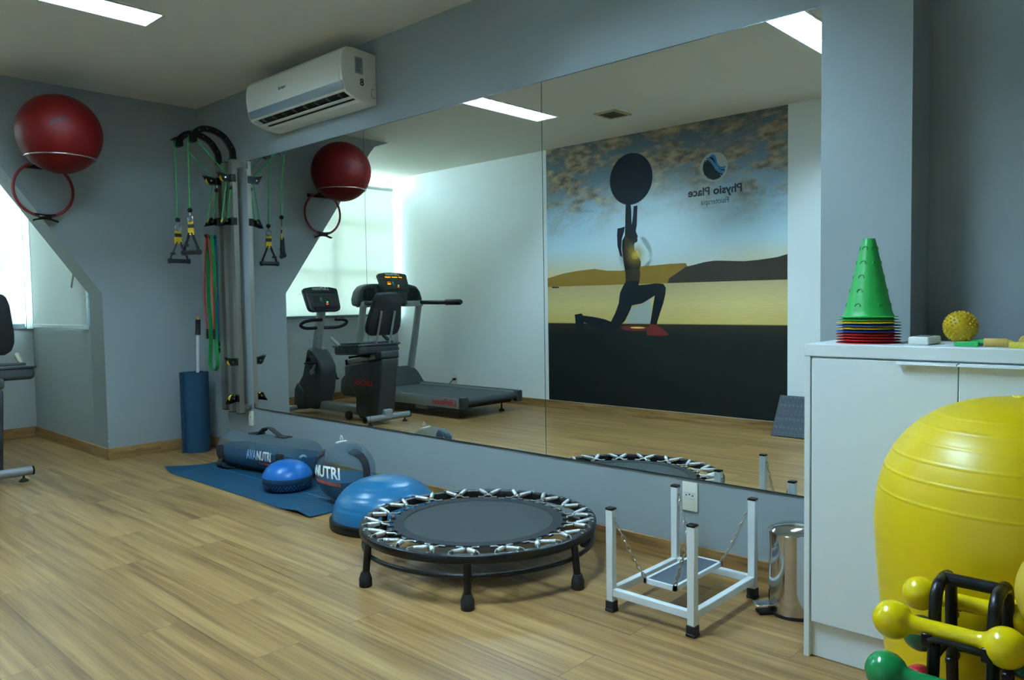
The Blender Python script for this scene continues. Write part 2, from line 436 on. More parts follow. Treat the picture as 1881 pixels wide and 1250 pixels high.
class MB:
    def __init__(s): s.bm = bmesh.new()
    def _grid(s, rings, closed_u=True, closed_v=False, cap0=False, cap1=False):
        bm = s.bm
        vr = [[bm.verts.new(p) for p in ring] for ring in rings]
        n = len(vr[0])
        m_ = len(vr)
        for i in range(m_ if closed_v else m_-1):
            a, b = vr[i], vr[(i+1) % m_]
            for j in range(n if closed_u else n-1):
                k = (j+1) % n
                try: bm.faces.new((a[j], a[k], b[k], b[j]))
                except ValueError: pass
        if cap0: bm.faces.new(list(reversed(vr[0])))
        if cap1: bm.faces.new(vr[-1])
        return s
    def box(s, c, size, rot=None, bevel=0., seg=2):
        b2 = bmesh.new()
        bmesh.ops.create_cube(b2, size=1)
        bmesh.ops.scale(b2, vec=size, verts=b2.verts)
        if bevel:
            bmesh.ops.bevel(b2, geom=list(b2.edges), offset=bevel, segments=seg, profile=.5, affect='EDGES')
        mt = Matrix.Translation(c)
        if rot is not None: mt = mt @ (rot if isinstance(rot, Matrix) else rot.to_matrix().to_4x4())
        s._merge(b2, mt); return s
    def bx(s, x0, x1, y0, y1, z0, z1, bevel=0., seg=2):
        return s.box(((x0+x1)/2, (y0+y1)/2, (z0+z1)/2), (abs(x1-x0), abs(y1-y0), abs(z1-z0)), None, bevel, seg)
    def _merge(s, b2, mt=None):
        if mt is not None: bmesh.ops.transform(b2, matrix=mt, verts=b2.verts)
        me = bpy.data.meshes.new('tmp'); b2.to_mesh(me); b2.free()
        s.bm.from_mesh(me); bpy.data.meshes.remove(me)
    def tube(s, pts, r, seg=10, closed=False, caps=True, flat=1.0, up=None):
        P = [Vector(p) for p in pts]
        n = len(P)
        rr = r if isinstance(r, (list, tuple)) else [r]*n
        T = []
        for i in range(n):
            if closed: d = P[(i+1) % n]-P[i-1]
            else: d = P[min(i+1, n-1)]-P[max(i-1, 0)]
            T.append(d.normalized())
        a = Vector(up) if up else (Vector((0, 0, 1)) if abs(T[0].z) < .9 else Vector((1, 0, 0)))
        a = (a - T[0]*a.dot(T[0])).normalized()
        rings = []
        for i in range(n):
            if i:
                q = T[i-1].rotation_difference(T[i]); a = q @ a
                a = (a - T[i]*a.dot(T[i])).normalized()
            if up:
                u_ = Vector(up); a = (u_ - T[i]*u_.dot(T[i])).normalized()
            b = T[i].cross(a)
            rings.append([P[i]+a*math.cos(2*PI*j/seg)*rr[i]+b*math.sin(2*PI*j/seg)*rr[i]*flat for j in range(seg)])
        return s._grid(rings, True, closed, caps and not closed, caps and not closed)
    def cyl(s, p0, p1, r, seg=20, r1=None):
        return s.tube([p0, p1], [r, r if r1 is None else r1], seg)
    def lathe(s, prof, c=(0, 0, 0), seg=48, q=None, sc=(1, 1), ring=False):
        rings = []
        for r_, z in prof:
            circ = []
            for j in range(seg):
                t = 2*PI*j/seg
                v = Vector((max(r_, 1e-5)*math.cos(t)*sc[0], max(r_, 1e-5)*math.sin(t)*sc[1], z))
                if q is not None: v = q @ v
                circ.append(v+Vector(c))
            rings.append(circ)
        if ring:
            s._grid(rings, True, True)          # a closed ring section
        else:
            s._grid(rings, True, False, prof[0][0] > 1e-4, prof[-1][0] > 1e-4)
        return s
    def sphere(s, c, r, seg=40, rings=24, sc=(1, 1, 1)):
        b2 = bmesh.new()
        bmesh.ops.create_uvsphere(b2, u_segments=seg, v_segments=rings, radius=r)
        s._merge(b2, Matrix.Translation(c) @ Matrix.Diagonal((*sc, 1))); return s
    def prism(s, poly, axis, a, b, bevel=0., seg=2):
        """2D polygon extruded along axis between a and b. axis x:(y,z) y:(x,z) z:(x,y)"""
        def P(u, v, w):
            return {'x': (w, u, v), 'y': (u, w, v), 'z': (u, v, w)}[axis]
        b2 = bmesh.new()
        lo = [b2.verts.new(P(u, v, a)) for u, v in poly]
        f = b2.faces.new(lo)
        ex = bmesh.ops.extrude_face_region(b2, geom=[f])
        vs = [g for g in ex['geom'] if isinstance(g, bmesh.types.BMVert)]
        d = Vector(P(0, 0, b-a))
        bmesh.ops.translate(b2, vec=d, verts=vs)
        bmesh.ops.recalc_face_normals(b2, faces=b2.faces)
        if bevel:
            bmesh.ops.bevel(b2, geom=list(b2.edges), offset=bevel, segments=seg, profile=.5, affect='EDGES')
        s._merge(b2); return s
    def ribbon(s, pts, wdir, w, th=.002, closed=False):
        P = [Vector(p) for p in pts]; wd = Vector(wdir).normalized(); n = len(P); rings = []
        for i in range(n):
            d = (P[(i+1) % n]-P[i-1]) if closed else (P[min(i+1, n-1)]-P[max(i-1, 0)])
            nn = d.cross(wd).normalized()
            rings.append([P[i]-wd*w/2-nn*th/2, P[i]+wd*w/2-nn*th/2, P[i]+wd*w/2+nn*th/2, P[i]-wd*w/2+nn*th/2])
        return s._grid(rings, True, closed, not closed, not closed)
    def xform(s, mt):
        bmesh.ops.transform(s.bm, matrix=mt, verts=s.bm.verts); return s
    def build(s, name, mt, parent=None, org=None, angle=42, label=None):
        bm = s.bm
        bmesh.ops.recalc_face_normals(bm, faces=bm.faces)
        if parent is not None: o_ = ORG[parent]
        else: o_ = Vector(org) if org is not None else Vector((0, 0, 0))
        bmesh.ops.translate(bm, vec=-o_, verts=bm.verts)
        me = bpy.data.meshes.new(name)
        bm.to_mesh(me); bm.free()
        me.materials.append(mt)
        for p in me.polygons: p.use_smooth = True
        me.set_sharp_from_angle(angle=R(angle))
        o = bpy.data.objects.new(name, me)
        COL.objects.link(o)
        if parent is not None: o.parent = parent
        else: o.location = o_
        ORG[o] = o_
        if label: o['label'] = label
        return o

def tag(o, label, cat, group=None):
    o['label'] = label; o['category'] = cat
    if group: o['group'] = group
    return o
def thing(name, label, cat, loc=(0, 0, 0), group=None):
    o = bpy.data.objects.new(name, None)
    o.empty_display_size = .1
    COL.objects.link(o); o.location = loc; ORG[o] = Vector(loc)
    return tag(o, label, cat, group)
def struct(mb, name, mt, parent=None):
    o = mb.build(name, mt, parent)
    if parent is None: o['kind'] = 'structure'
    return o
def inst(src, name, parent, mat4):
    o = src.copy(); o.name = name; COL.objects.link(o); o.parent = parent
    o.matrix_local = mat4
    ORG[o] = ORG[parent]
    return o
def copy_tree(o, dloc):
    c = o.copy(); COL.objects.link(c); c.location = o.location + Vector(dloc); ORG[c] = c.location.copy()
    for ch in o.children:
        k = ch.copy(); COL.objects.link(k); k.parent = c; ORG[k] = ORG[c]
    return c

def text_mb(txt, size, mat4, bold=0., extrude=.0006, align='CENTER', shear=0., spacing=1., xscale=1., warp=None):
    cu = bpy.data.curves.new('txt', 'FONT')
    cu.body = txt; cu.size = size; cu.align_x = align; cu.align_y = 'CENTER'
    cu.offset = bold; cu.extrude = extrude; cu.shear = shear; cu.space_character = spacing
    cu.resolution_u = 3
    ob = bpy.data.objects.new('txt', cu); COL.objects.link(ob)
    bpy.context.view_layer.update()
    dg = bpy.context.evaluated_depsgraph_get()
    me = bpy.data.meshes.new_from_object(ob.evaluated_get(dg))
    bpy.data.objects.remove(ob); bpy.data.curves.remove(cu)
    mb = MB(); mb.bm.from_mesh(me); bpy.data.meshes.remove(me)
    bmesh.ops.remove_doubles(mb.bm, verts=mb.bm.verts, dist=1e-6)
    if warp:
        bmesh.ops.triangulate(mb.bm, faces=mb.bm.faces)
        for _ in range(2):
            bmesh.ops.subdivide_edges(mb.bm, edges=[e for e in mb.bm.edges if e.calc_length() > size*.18], cuts=1, use_grid_fill=False)
            bmesh.ops.triangulate(mb.bm, faces=mb.bm.faces)
        for v in mb.bm.verts: v.co = warp(v.co.x*xscale, v.co.y, v.co.z)
    else:
        mb.xform(mat4 @ Matrix.Diagonal((xscale, 1, 1, 1)))
    return mb
def face_mat(loc, xdir, ydir):
    x = Vector(xdir).normalized(); y = Vector(ydir).normalized(); z = x.cross(y).normalized(); y = z.cross(x)
    mt = Matrix((x, y, z)).transposed().to_4x4(); mt.translation = Vector(loc); return mt

def arc(c, r, a0, a1, n, ax='xz', third=0.):
    out = []
    for i in range(n+1):
        a = a0+(a1-a0)*i/n
        u, v = c[0]+r*math.cos(a), c[1]+r*math.sin(a)
        out.append({'xz': (u, third, v), 'xy': (u, v, third), 'yz': (third, u, v)}[ax])
    return out
def smooth_path(pts, n=6):
    """Catmull-Rom through the points"""
    P = [Vector(p) for p in pts]; out = []
    Q = [P[0]*2-P[1]] + P + [P[-1]*2-P[-2]]
    for i in range(1, len(Q)-2):
        for k in range(n):
            t = k/n
            a, b, c, d = Q[i-1], Q[i], Q[i+1], Q[i+2]
            out.append(.5*((2*b)+(c-a)*t+(2*a-5*b+4*c-d)*t*t+(3*b-a-3*c+d)*t**3))
    out.append(P[-1]); return out

# ================================================================== SETTING
H = 2.86
D = -3.5473
XW = -1.79            # window wall
XR = 8.6
YW = .006             # mirror wall surface
struct(MB().bx(XW-.12, XR+.1, D-.1, .12, -.08, 0), 'floor', M['floor'])
# ceiling with openings for the two light fixtures and the vent
LX = [(1.708, 1.952), (4.352, 4.596)]
LY = (-2.43, -1.092)
VX, VY = (2.235, 2.468), (-2.85, -2.585)
cb = MB()
def ceil_piece(x0, x1, y0, y1): cb.bx(x0, x1, y0, y1, H, H+.1)
xs = [XW-.12, LX[0][0], LX[0][1], LX[1][0], LX[1][1], XR+.1]
ceil_piece(xs[0], xs[1], D-.1, .12); ceil_piece(xs[2], xs[3], D-.1, .12); ceil_piece(xs[4], xs[5], D-.1, .12)
for a, b in LX:
    ceil_piece(a, b, D-.1, LY[0]); ceil_piece(a, b, LY[1], .12)
struct(cb, 'ceiling', M['ceiling_paint'])
# wall with the sloping edge (carries the red ball)
pol = [(YW, 0), (-.80, 0), (-.80, 1.304), (-1.81, 2.735), (-1.863, 2.796), (-2.04, H), (YW, H)]
struct(MB().prism(pol, 'x', -.285, 0), 'wall_left', M['grey_paint'])
struct(MB().bx(-.285, XR+.1, YW, YW+.1, 0, H), 'wall_front', M['grey_paint'])
struct(MB().bx(XW-.1, XR+.1, D-.1, D, 0, H), 'wall_back', M['white_paint'])
struct(MB().bx(XR, XR+.1, D, YW, 0, H), 'wall_right', M['white_paint'])
SILL = 1.03
wb = MB().bx(XW-.1, XW, D, -.80, 0, SILL).bx(XW-.1, XW, D, -.80, 2.855, H+.1)
struct(wb, 'wall_window', M['mid_paint'])
rb = MB().bx(XW, -.285, -.80, -.72, 0, SILL).bx(XW, -.285, -.80, -.72, 2.8, H+.1)
rb.bx(XW-.1, XW+.05, -.80, -.72, SILL, 2.8).bx(-.36, -.285, -.80, -.72, SILL, 2.8)
struct(rb, 'wall_recess', M['grey_paint'])
struct(MB().bx(5.34, 5.645, -.2, YW, 0, H), 'wall_pillar', M['grey_paint'])
# baseboards
BH, BT = .09, .014
def bboard(name, pts_list, mt='trim'):
    mb = MB()
    for x0, x1, y0, y1 in pts_list:
        mb.bx(min(x0, x1), max(x0, x1), min(y0, y1), max(y0, y1), 0, BH, .003, 1)
    return struct(mb, name, M[mt])
bboard('baseboard_left', [(0, BT, -.80-BT, YW)], 'trim_y')
bboard('baseboard_front', [(BT, 5.34, YW-BT, YW), (5.645, XR, YW-BT, YW)])
bboard('baseboard_recess', [(XW, 0, -.80-BT, -.80)])
bboard('baseboard_window', [(XW, XW+BT, D, -.80-BT)], 'trim_y')
bboard('baseboard_back', [(XW+BT, XR, D, D+BT)])
struct(MB().bx(0.0005, .006, -.803, -.797, .145, .152), 'trim_1', M['socket'])

# windows
w1 = bpy.data.objects.new('window_1', None); COL.objects.link(w1); w1['kind'] = 'structure'; ORG[w1] = Vector((0, 0, 0))
fb = MB()
y0, y1 = D+.02, -.81
for yy in (y0+.02, -2.568, y1-.03): fb.bx(XW-.085, XW-.03, yy-.025, yy+.025, SILL, 2.84)
for zz in (SILL+.02, 1.62, 2.25): fb.bx(XW-.08, XW-.035, y0, y1, zz-.02, zz+.02)
fb.build('window_frame', M['alu_white'], w1)
MB().bx(XW-.062, XW-.058, y0, y1, SILL, 2.84).build('window_pane', M['glass'], w1)
MB().bx(XW-.03, XW+.045, -.86, -.802, SILL-.02, 2.84, .004, 1).build('corner_post', M['alu_white'], w1)
MB().bx(XW-.03, XW+.03, y0, y1-.05, SILL-.012, SILL+.004).build('window_sill', M['alu_white'], w1)
w2 = bpy.data.objects.new('window_2', None); COL.objects.link(w2); w2['kind'] = 'structure'; ORG[w2] = Vector((0, 0, 0))
fb = MB()
for xx in (-1.72, -1.05, -.385): fb.bx(xx-.025, xx+.025, -.78, -.74, SILL, 2.8)
for zz in (SILL+.02, 1.9, 2.78): fb.bx(-1.74, -.36, -.78, -.745, zz-.02, zz+.02)
fb.build('window_frame', M['alu_white'], w2)
MB().bx(-1.74, -.36, -.762, -.758, SILL, 2.8).build('window_pane', M['glass'], w2)
MB().tube([(-.42, -.86, 1.50), (-.46, -.86, 1.44), (-.50, -.86, 1.37)], .016, 10, flat=.5).build('window_stay', M['aluminium'], w2)

# roller blinds
bl = thing('roller_blind', 'wide cream sunscreen roller blind glowing over the big window', 'blind', (XW+.03, -2.1, 1.04))
MB().bx(XW+.024, XW+.026, -3.478, -.868, 1.055, 2.70).build('fabric', M['blind'], bl)
MB().bx(XW+.015, XW+.037, -3.480, -.866, 1.025, 1.06, .004, 1).build('bottom_bar', M['blind_bar'], bl)
MB().cyl((XW+.045, -3.465, 2.70), (XW+.045, -.86, 2.70), .024).build('roller_tube', M['alu_white'], bl)
bl = thing('roller_blind', 'narrow white roller blind on the side window, cut off by the slanted wall edge', 'blind', (-.98, -.83, 1.04))
MB().bx(-1.665, -.288, -.822, -.820, 1.05, 2.60).build('fabric', M['blind_side'], bl)
MB().bx(-1.667, -.286, -.832, -.812, 1.022, 1.058, .004, 1).build('bottom_bar', M['alu_white'], bl)
MB().cyl((-1.67, -.83, 2.60), (-.288, -.83, 2.60), .02).build('roller_tube', M['alu_white'], bl)

# ================================================================== CEILING FIXTURES
def light(i, label):
    x0, x1 = LX[i]; ya, yb = LY
    t = thing('ceiling_light', label, 'ceiling light', ((x0+x1)/2, (ya+yb)/2, H), 'recessed fluorescent ceiling lights')
    h = .075
    MB().bx(x0-.008, x0+.006, ya-.008, yb+.008, H-.006, H+.004).bx(x1-.006, x1+.008, ya-.008, yb+.008, H-.006, H+.004)\
        .bx(x0, x1, ya-.008, ya+.006, H-.006, H+.004).bx(x0, x1, yb-.006, yb+.008, H-.006, H+.004).build('frame', M['alu_white'], t)
    MB().bx(x0, x1, ya, yb, H+h, H+h+.004).bx(x0, x0+.003, ya, yb, H, H+h).bx(x1-.003, x1, ya, yb, H, H+h)\
        .bx(x0, x1, ya, ya+.003, H, H+h).bx(x0, x1, yb-.003, yb, H, H+h).build('reflector', M['reflector'], t)
    xm = (x0+x1)/2
    for xx in (xm-.062, xm+.062):
        MB().cyl((xx, ya+.05, H+.05), (xx, yb-.05, H+.05), .014, 14).build('lamp_tube', M['tube_lit'][i], t)
    lv = MB().bx(xm-.003, xm+.003, ya+.004, yb-.004, H-.002, H+.024)
    n = 11
    for k in range(1, n):
        yy = ya+(yb-ya)*k/n
        lv.bx(x0+.003, x1-.003, yy-.0015, yy+.0015, H-.002, H+.024)
    lv.build('louvre', M['reflector'], t)
    return t
light(0, 'recessed fluorescent ceiling light over the room, left of the air conditioner')
light(1, 'recessed fluorescent ceiling light seen in the mirror at the pillar')
vt = thing('ceiling_vent', 'small square tan ceiling vent seen in the mirror above the mural', 'vent', (2.352, -2.717, H))
fr = MB()
(vx0, vx1), (vy0, vy1) = VX, VY
for a in ((vx0, vx0+.025, vy0, vy1), (vx1-.025, vx1, vy0, vy1), (vx0, vx1, vy0, vy0+.025), (vx0, vx1, vy1-.025, vy1)): fr.bx(*a, H-.012, H, .003, 1)
fr.build('frame', M['vent_frame'], vt)
g = MB()
for k in range(9): g.box((vx0+.03+k*(vx1-vx0-.06)/8, (vy0+vy1)/2, H-.006), (.018, vy1-vy0-.05, .002), Quaternion((0, 1, 0), .6))
g.build('grille', M['grille'], vt)

# ================================================================== AIR CONDITIONER
AX0, AX1 = 1.32, 2.47
ac = thing('air_conditioner', 'white split air conditioner numbered 8 mounted above the mirror', 'air conditioner', (1.9, 0, 2.445))
YA = YW-.002
pr_ = [(0, 2.445), (0, 2.755), (.16, 2.768), (.222, 2.764), (.25, 2.738), (.262, 2.69), (.264, 2.64), (.260, 2.585), (.249, 2.53), (.238, 2.506), (.222, 2.497), (.19, 2.53), (.13, 2.515), (.105, 2.455), (.06, 2.447)]
def dz(pl_): return [(YA-d, z) for d, z in pl_]
MB().prism(dz(pr_), 'x', AX0+.03, AX1-.03).build('casing', M['white_plastic'], ac, angle=25)
ends = [(0, 2.445), (0, 2.755), (.16, 2.768), (.222, 2.764), (.25, 2.738), (.262, 2.69), (.264, 2.64), (.258, 2.585), (.247, 2.53), (.236, 2.506), (.222, 2.490), (.17, 2.468), (.105, 2.452), (.06, 2.447)]
for xx in (AX0, AX1-.03):
    MB().prism(dz(ends), 'x', xx, xx+.03, .004, 2).build('end_cover', M['white_plastic'], ac, angle=30)
MB().prism(dz([(.252, 2.556), (.256, 2.556), (.2505, 2.53), (.2395, 2.507), (.236, 2.508), (.246, 2.53)]), 'x', AX0+.012, AX1-.008).build('display_strip', M['band_grey'], ac, angle=60, label='glossy grey strip')
MB().prism(dz([(.214, 2.508), (.19, 2.527), (.132, 2.512), (.114, 2.472)]), 'x', AX0+.05, AX1-.05).build('air_outlet', M['dark_void'], ac)
for d_, z_, w_ in ((.160, 2.4745, .024),):
    MB().box(((AX0+AX1)/2, YA-d_, z_), (AX1-AX0-.05, w_, .006), Quaternion((1, 0, 0), -.32), .002, 1).build('louvre', M['white_plastic'], ac)
for k in range(8):
    xx = AX0+.12+k*.13
    MB().box((xx, YA-.19, 2.5), (.003, .05, .03), Quaternion((0, 0, 1), .3)).build('vane', M['grey_ink'], ac)
def on_end(y, z): return face_mat((AX1+.0005, y, z), (0, 1, 0), (0, 0, 1))
MB().bx(AX1, AX1+.0015, -.156, -.098, 2.615, 2.715).build('rating_label', M['sticker'], ac)
mb = MB()
for k in range(9): mb.bx(AX1+.0015, AX1+.002, -.15, -.104-random.random()*.015, 2.705-k*.0095, 2.708-k*.0095)
mb.build('label_print', M['dark_ink'], ac)
text_mb('8', .062, on_end(-.107, 2.565), bold=.0008).build('number', M['dark_ink'], ac)
MB().tube([(AX1+.001, -.004, 2.54), (AX1+.001, -.03, 2.54), (AX1+.001, -.038, 2.53), (AX1+.001, -.038, 2.50), (AX1+.001, -.028, 2.487), (AX1+.001, -.004, 2.483)], .0016, 6).build('knockout', M['grey_ink'], ac)
text_mb('Springer', .028, face_mat((1.80, YA-.2655, 2.64), (1, 0, 0), (0, .12, 1)), bold=.0003).build('brand_text', M['grey_ink'], ac)

# ================================================================== MIRROR
PX0, PW, MZ0, MZ1 = .8176, 1.51, .393, 2.3135
lab = ['left mirror panel, next to the pulley rack', 'middle mirror panel, reflecting the treadmill', 'right mirror panel, next to the pillar and reflecting the mural']
for k in range(3):
    x0, x1 = PX0+k*PW+.002, PX0+(k+1)*PW-.002
    if k == 2: x1 = 5.338
    t = thing('mirror_panel', lab[k], 'mirror', ((x0+x1)/2, YW, MZ0), 'mirror panels on the long wall')
    MB().bx(x0, x1, 0.0005, YW-.0003, MZ0, MZ1).build('backing', M['mirror_edge'], t)
    b = bmesh.new()
    b.faces.new([b.verts.new(p) for p in ((x0, 0, MZ0), (x1, 0, MZ0), (x1, 0, MZ1), (x0, 0, MZ1))])
    mm = MB(); mm._merge(b); 
    mm.build('glass', M['mirror'], t)
    MB().bx(x0, x1, -.0015, YW-.0003, MZ0-.006, MZ0).build('bottom_edge', M['mirror_edge'], t)
    MB().bx(x0, x1, -.001, YW-.0003, MZ1, MZ1+.003).build('top_edge', M['mirror_edge'], t)

# sockets
def socket(x, z, w, h, label, holes=True, y=YW, sgn=-1):
    t = thing('wall_socket', label, 'socket', (x, y, z))
    MB().box((x, y+sgn*.005, z), (w, .01, h), None, .003, 2).build('plate', M['socket'], t)
    if holes:
        MB().box((x, y+sgn*.0105, z+.006), (w*.72, .002, .032), None, .001, 1).build('insert', M['white_plastic'], t)
        g = MB()
        for dx in (-.016, 0, .016): g.cyl((x+dx, y+sgn*.0118, z+.006+(.004 if dx == 0 else 0)), (x+dx, y+sgn*.009, z+.006+(.004 if dx == 0 else 0)), .0035, 10)
        g.build('pin_holes', M['dark_void'], t)
    else:
        MB().cyl((x, y+sgn*.0115, z+.01), (x, y+sgn*.009, z+.01), .006, 12).build('cable_hole', M['grey_ink'], t)
    return t
socket(.768, .302, .068, .118, 'cream blank wall plate below the pulley rack', False)
socket(4.683, .308, .076, .13, 'cream power socket plate on the wall behind the white frame')

# ================================================================== RED BALL, RACK, RING
BC = V(.395, -1.174, 2.418)
t = thing('exercise_ball', 'red exercise ball held high on the wall by a chrome hoop', 'ball', BC)
prof = []
BR = .272
for k in range(81):
    a = -PI/2+PI*k/80
    rr = BR*(1+.0015*math.cos(k*2.4))
    prof.append((max(0, rr*math.cos(a)), rr*math.sin(a)))
prof[0] = (0, -BR); prof[-1] = (0, BR)
MB().lathe(prof, BC, 64, Quaternion((1, 0, 0), R(32))).build('skin', M['red_ball'], t)
MB().cyl(BC+Quaternion((1, 0, 0), R(32)) @ V(0, 0, BR-.004), BC+Quaternion((1, 0, 0), R(32)) @ V(0, 0, BR+.003), .012).build('valve', M['red_plastic'], t)
nrm = V(.93, -.22, .12).normalized()
def ballwarp(c, rad, n0, xd):
    n0 = Vector(n0).normalized(); xd = Vector(xd); xd = (xd-n0*xd.dot(n0)).normalized(); yd = n0.cross(xd)
    def f(u, v, w):
        ax = (xd*u+yd*v); L_ = ax.length
        if L_ < 1e-9: return Vector(c)+n0*(rad+w)
        a = L_/rad
        return Vector(c)+(n0*math.cos(a)+ax.normalized()*math.sin(a))*(rad+w)
    return f
text_mb('ACTIVE', .035, None, bold=.001, warp=ballwarp(BC, BR+.0015, (.93, -.30, .16), (.35, .85, .40))).build('print', M['dark_ink'], t)
t = thing('ball_rack', 'chrome hoop wall bracket under the red exercise ball', 'bracket', (0, -1.174, 2.23))
hz = 2.25
hr = .220
MB().tube([(BC.x+hr*math.cos(a), BC.y+hr*math.sin(a), hz) for a in [2*PI*k/48 for k in range(48)]], .0065, 10, True).build('hoop', M['steel'], t)
for sy in (-.1, .1): MB().cyl((0, BC.y+sy, 2.235), (BC.x-hr+.03, BC.y+sy, hz), .008).build('bracket_arm', M['steel'], t)
MB().box((.008, BC.y, 2.235), (.016, .24, .03), None, .004, 1).build('wall_plate', M['black_metal'], t)
RCx, RCy, RCz, RR = .052, -1.19, 2.066, .196
t = thing('pilates_ring', 'red pilates ring with black pads hanging below the red ball', 'ring', (RCx, RCy, RCz-RR))
MB().tube([(RCx, RCy+RR*math.cos(2*PI*k/64), RCz+RR*math.sin(2*PI*k/64)) for k in range(64)], .0105, 10, True).build('hoop', M['red_plastic'], t)
for sgn in (-1, 1):
    zc = RCz+sgn*RR
    mb = MB()
    pw_ = 1. if sgn < 0 else .55
    mb.tube(smooth_path([(RCx, RCy-.085*pw_, zc+sgn*.032), (RCx, RCy-.04, zc+sgn*.018), (RCx, RCy, zc+sgn*.014), (RCx, RCy+.04, zc+sgn*.018), (RCx, RCy+.085*pw_, zc+sgn*.032)]), .026, 10, flat=.28, up=(1, 0, 0))
    mb.tube(smooth_path([(RCx, RCy-.07*pw_, zc-sgn*.018), (RCx, RCy, zc-sgn*.012), (RCx, RCy+.07*pw_, zc-sgn*.018)]), .022, 10, flat=.3, up=(1, 0, 0))
    mb.box((RCx, RCy, zc), (.034, .09, .03), None, .008, 2)
    mb.build('grip_pad', M['black_plastic'], t)

# ================================================================== PULLEY RACK
pk = thing('pulley_rack', 'wall pulley rack with three aluminium rails and curved black arms', 'pulley rack', (.6, YW, .35))
RX = {1: .478, 2: .592, 3: .712}
for k, (xx, z0, z1, w) in {1: (RX[1], .362, 2.325, .052), 2: (RX[2], .352, 2.325, .058), 3: (RX[3], .348, 2.335, .058)}.items():
    rl = MB()
    rl.bx(xx-w/2, xx+w/2, -.078, -.072, z0, z1)
    rl.bx(xx-w/2, xx-w/2+.004, -.072, -.036, z0, z1).bx(xx+w/2-.004, xx+w/2, -.072, -.036, z0, z1)
    rl.bx(xx-w/2, xx-w/2+.014, -.04, -.036, z0, z1).bx(xx+w/2-.014, xx+w/2, -.04, -.036, z0, z1)
    r_ = rl.build('rail', M['aluminium'], pk)
    for za, zb_ in ((z1, z1+.006), (z0-.006, z0)): MB().bx(xx-w/2-.001, xx+w/2+.001, -.08, -.034, za, zb_).build('end_cap', M['black_plastic'], r_)
for zz in (2.29, .40):
    MB().bx(.44, .79, -.036, -.026, zz-.02, zz+.02).bx(.46, .50, -.028, YW, zz-.014, zz+.014).bx(.74, .78, -.028, YW, zz-.014, zz+.014).build('wall_bracket', M['aluminium'], pk)
def arm(xx):
    pts = [(-.055, 2.30), (-.055, 2.39), (-.075, 2.44), (-.125, 2.50), (-.20, 2.535), (-.28, 2.54), (-.335, 2.515), (-.37, 2.475)]
    P = smooth_path([(xx, y, z) for y, z in pts], 8)
    a = MB().tube(P, .0245, 10, flat=.36, up=(1, 0, 0))
    # wide face across the curve: build as ribbon for the flat bar
    a.bm.free(); a = MB()
    rings = []
    for i, p in enumerate(P):
        d = (P[min(i+1, len(P)-1)]-P[max(i-1, 0)]).normalized()
        nn = d.cross(V(1, 0, 0)).normalized()
        rings.append([p+nn*.023+V(-.012, 0, 0), p+nn*.023+V(.012, 0, 0), p-nn*.023+V(.012, 0, 0), p-nn*.023+V(-.012, 0, 0)])
    a._grid(rings, True, False, True, True)
    o = a.build('arm', M['black_metal'], pk)
    for i in (2, 14, 22, 30, 38, 46):
        p = P[i]; MB().cyl((xx+.010, p.y, p.z), (xx+.0165, p.y, p.z), .006, 10).build('bolt', M['steel'], o)
    return o
TIP = (-.372, 2.455)
def pulley(name_parent, xx, y, z, r=.03, yel=True):
    w = MB().lathe([(r*.3, -.012), (r, -.012), (r, -.007), (r*.72, -.001), (r*.72, .001), (r, .007), (r, .012), (r*.3, .012)], (xx, y, z), 24, Quaternion((0, 1, 0), PI/2)).build('pulley_wheel', M['pulley_yellow'] if yel else M['black_plastic'], name_parent)
    return w
for xx in (RX[1], RX[3]):
    o = arm(xx)
    cl = MB()
    for sx in (-.018, .018):
        cl.prism([(TIP[0]+.025, TIP[1]+.045), (TIP[0]-.03, TIP[1]+.04), (TIP[0]-.06, TIP[1]+.012), (TIP[0]-.03, TIP[1]+.02), (TIP[0]-.03, TIP[1]-.02), (TIP[0], TIP[1]-.035), (TIP[0]+.03, TIP[1]-.02)], 'x', xx+sx-.002, xx+sx+.002)
    cl.cyl((xx-.022, TIP[0], TIP[1]), (xx+.022, TIP[0], TIP[1]), .008, 12)
    cl.build('pulley_housing', M['black_metal'], o)
    pulley(o, xx, TIP[0], TIP[1], .03, False)
def bracket(xx, z, flip=1, reach=.088, yel=True):
    y0 = -.078
    b = MB().bx(xx-.032, xx+.032, y0-.012, y0+.03, z-.03, z+.03, .004, 1)
    b.bx(xx-.014, xx+.014, y0-reach+.055, y0, z-.022, z+.022, .004, 1)
    yc = y0-reach+.035
    for sx in (-.017, .017):
        b.prism([(yc+.03, z-.026), (yc+.03, z+.026), (yc-.01, z+.03*flip), (yc-.035, z+.034*flip), (yc-.055, z+.044*flip), (yc-.04, z+.018*flip), (yc-.03, z), (yc-.02, z-.024*flip), (yc, z-.032*flip)], 'x', xx+sx-.002, xx+sx+.002)
    b.cyl((xx-.022, yc, z), (xx+.022, yc, z), .010, 12)
    o = b.build('pulley_bracket', M['black_plastic'], pk)
    pulley(o, xx, yc-.004, z, .028, yel)
    MB().cyl((xx+.02, yc, z), (xx+.024, yc, z), .006, 10).build('axle', M['steel'], o)
    return yc
ZB = {1: (2.19, 1.87), 3: (2.19, 1.855)}
for k in (1, 3):
    bracket(RX[k], ZB[k][0], 1); bracket(RX[k], ZB[k][1], -1)
for zz in (.755, .468): bracket(RX[3]-.004, zz, 1 if zz > .6 else -1, .075)
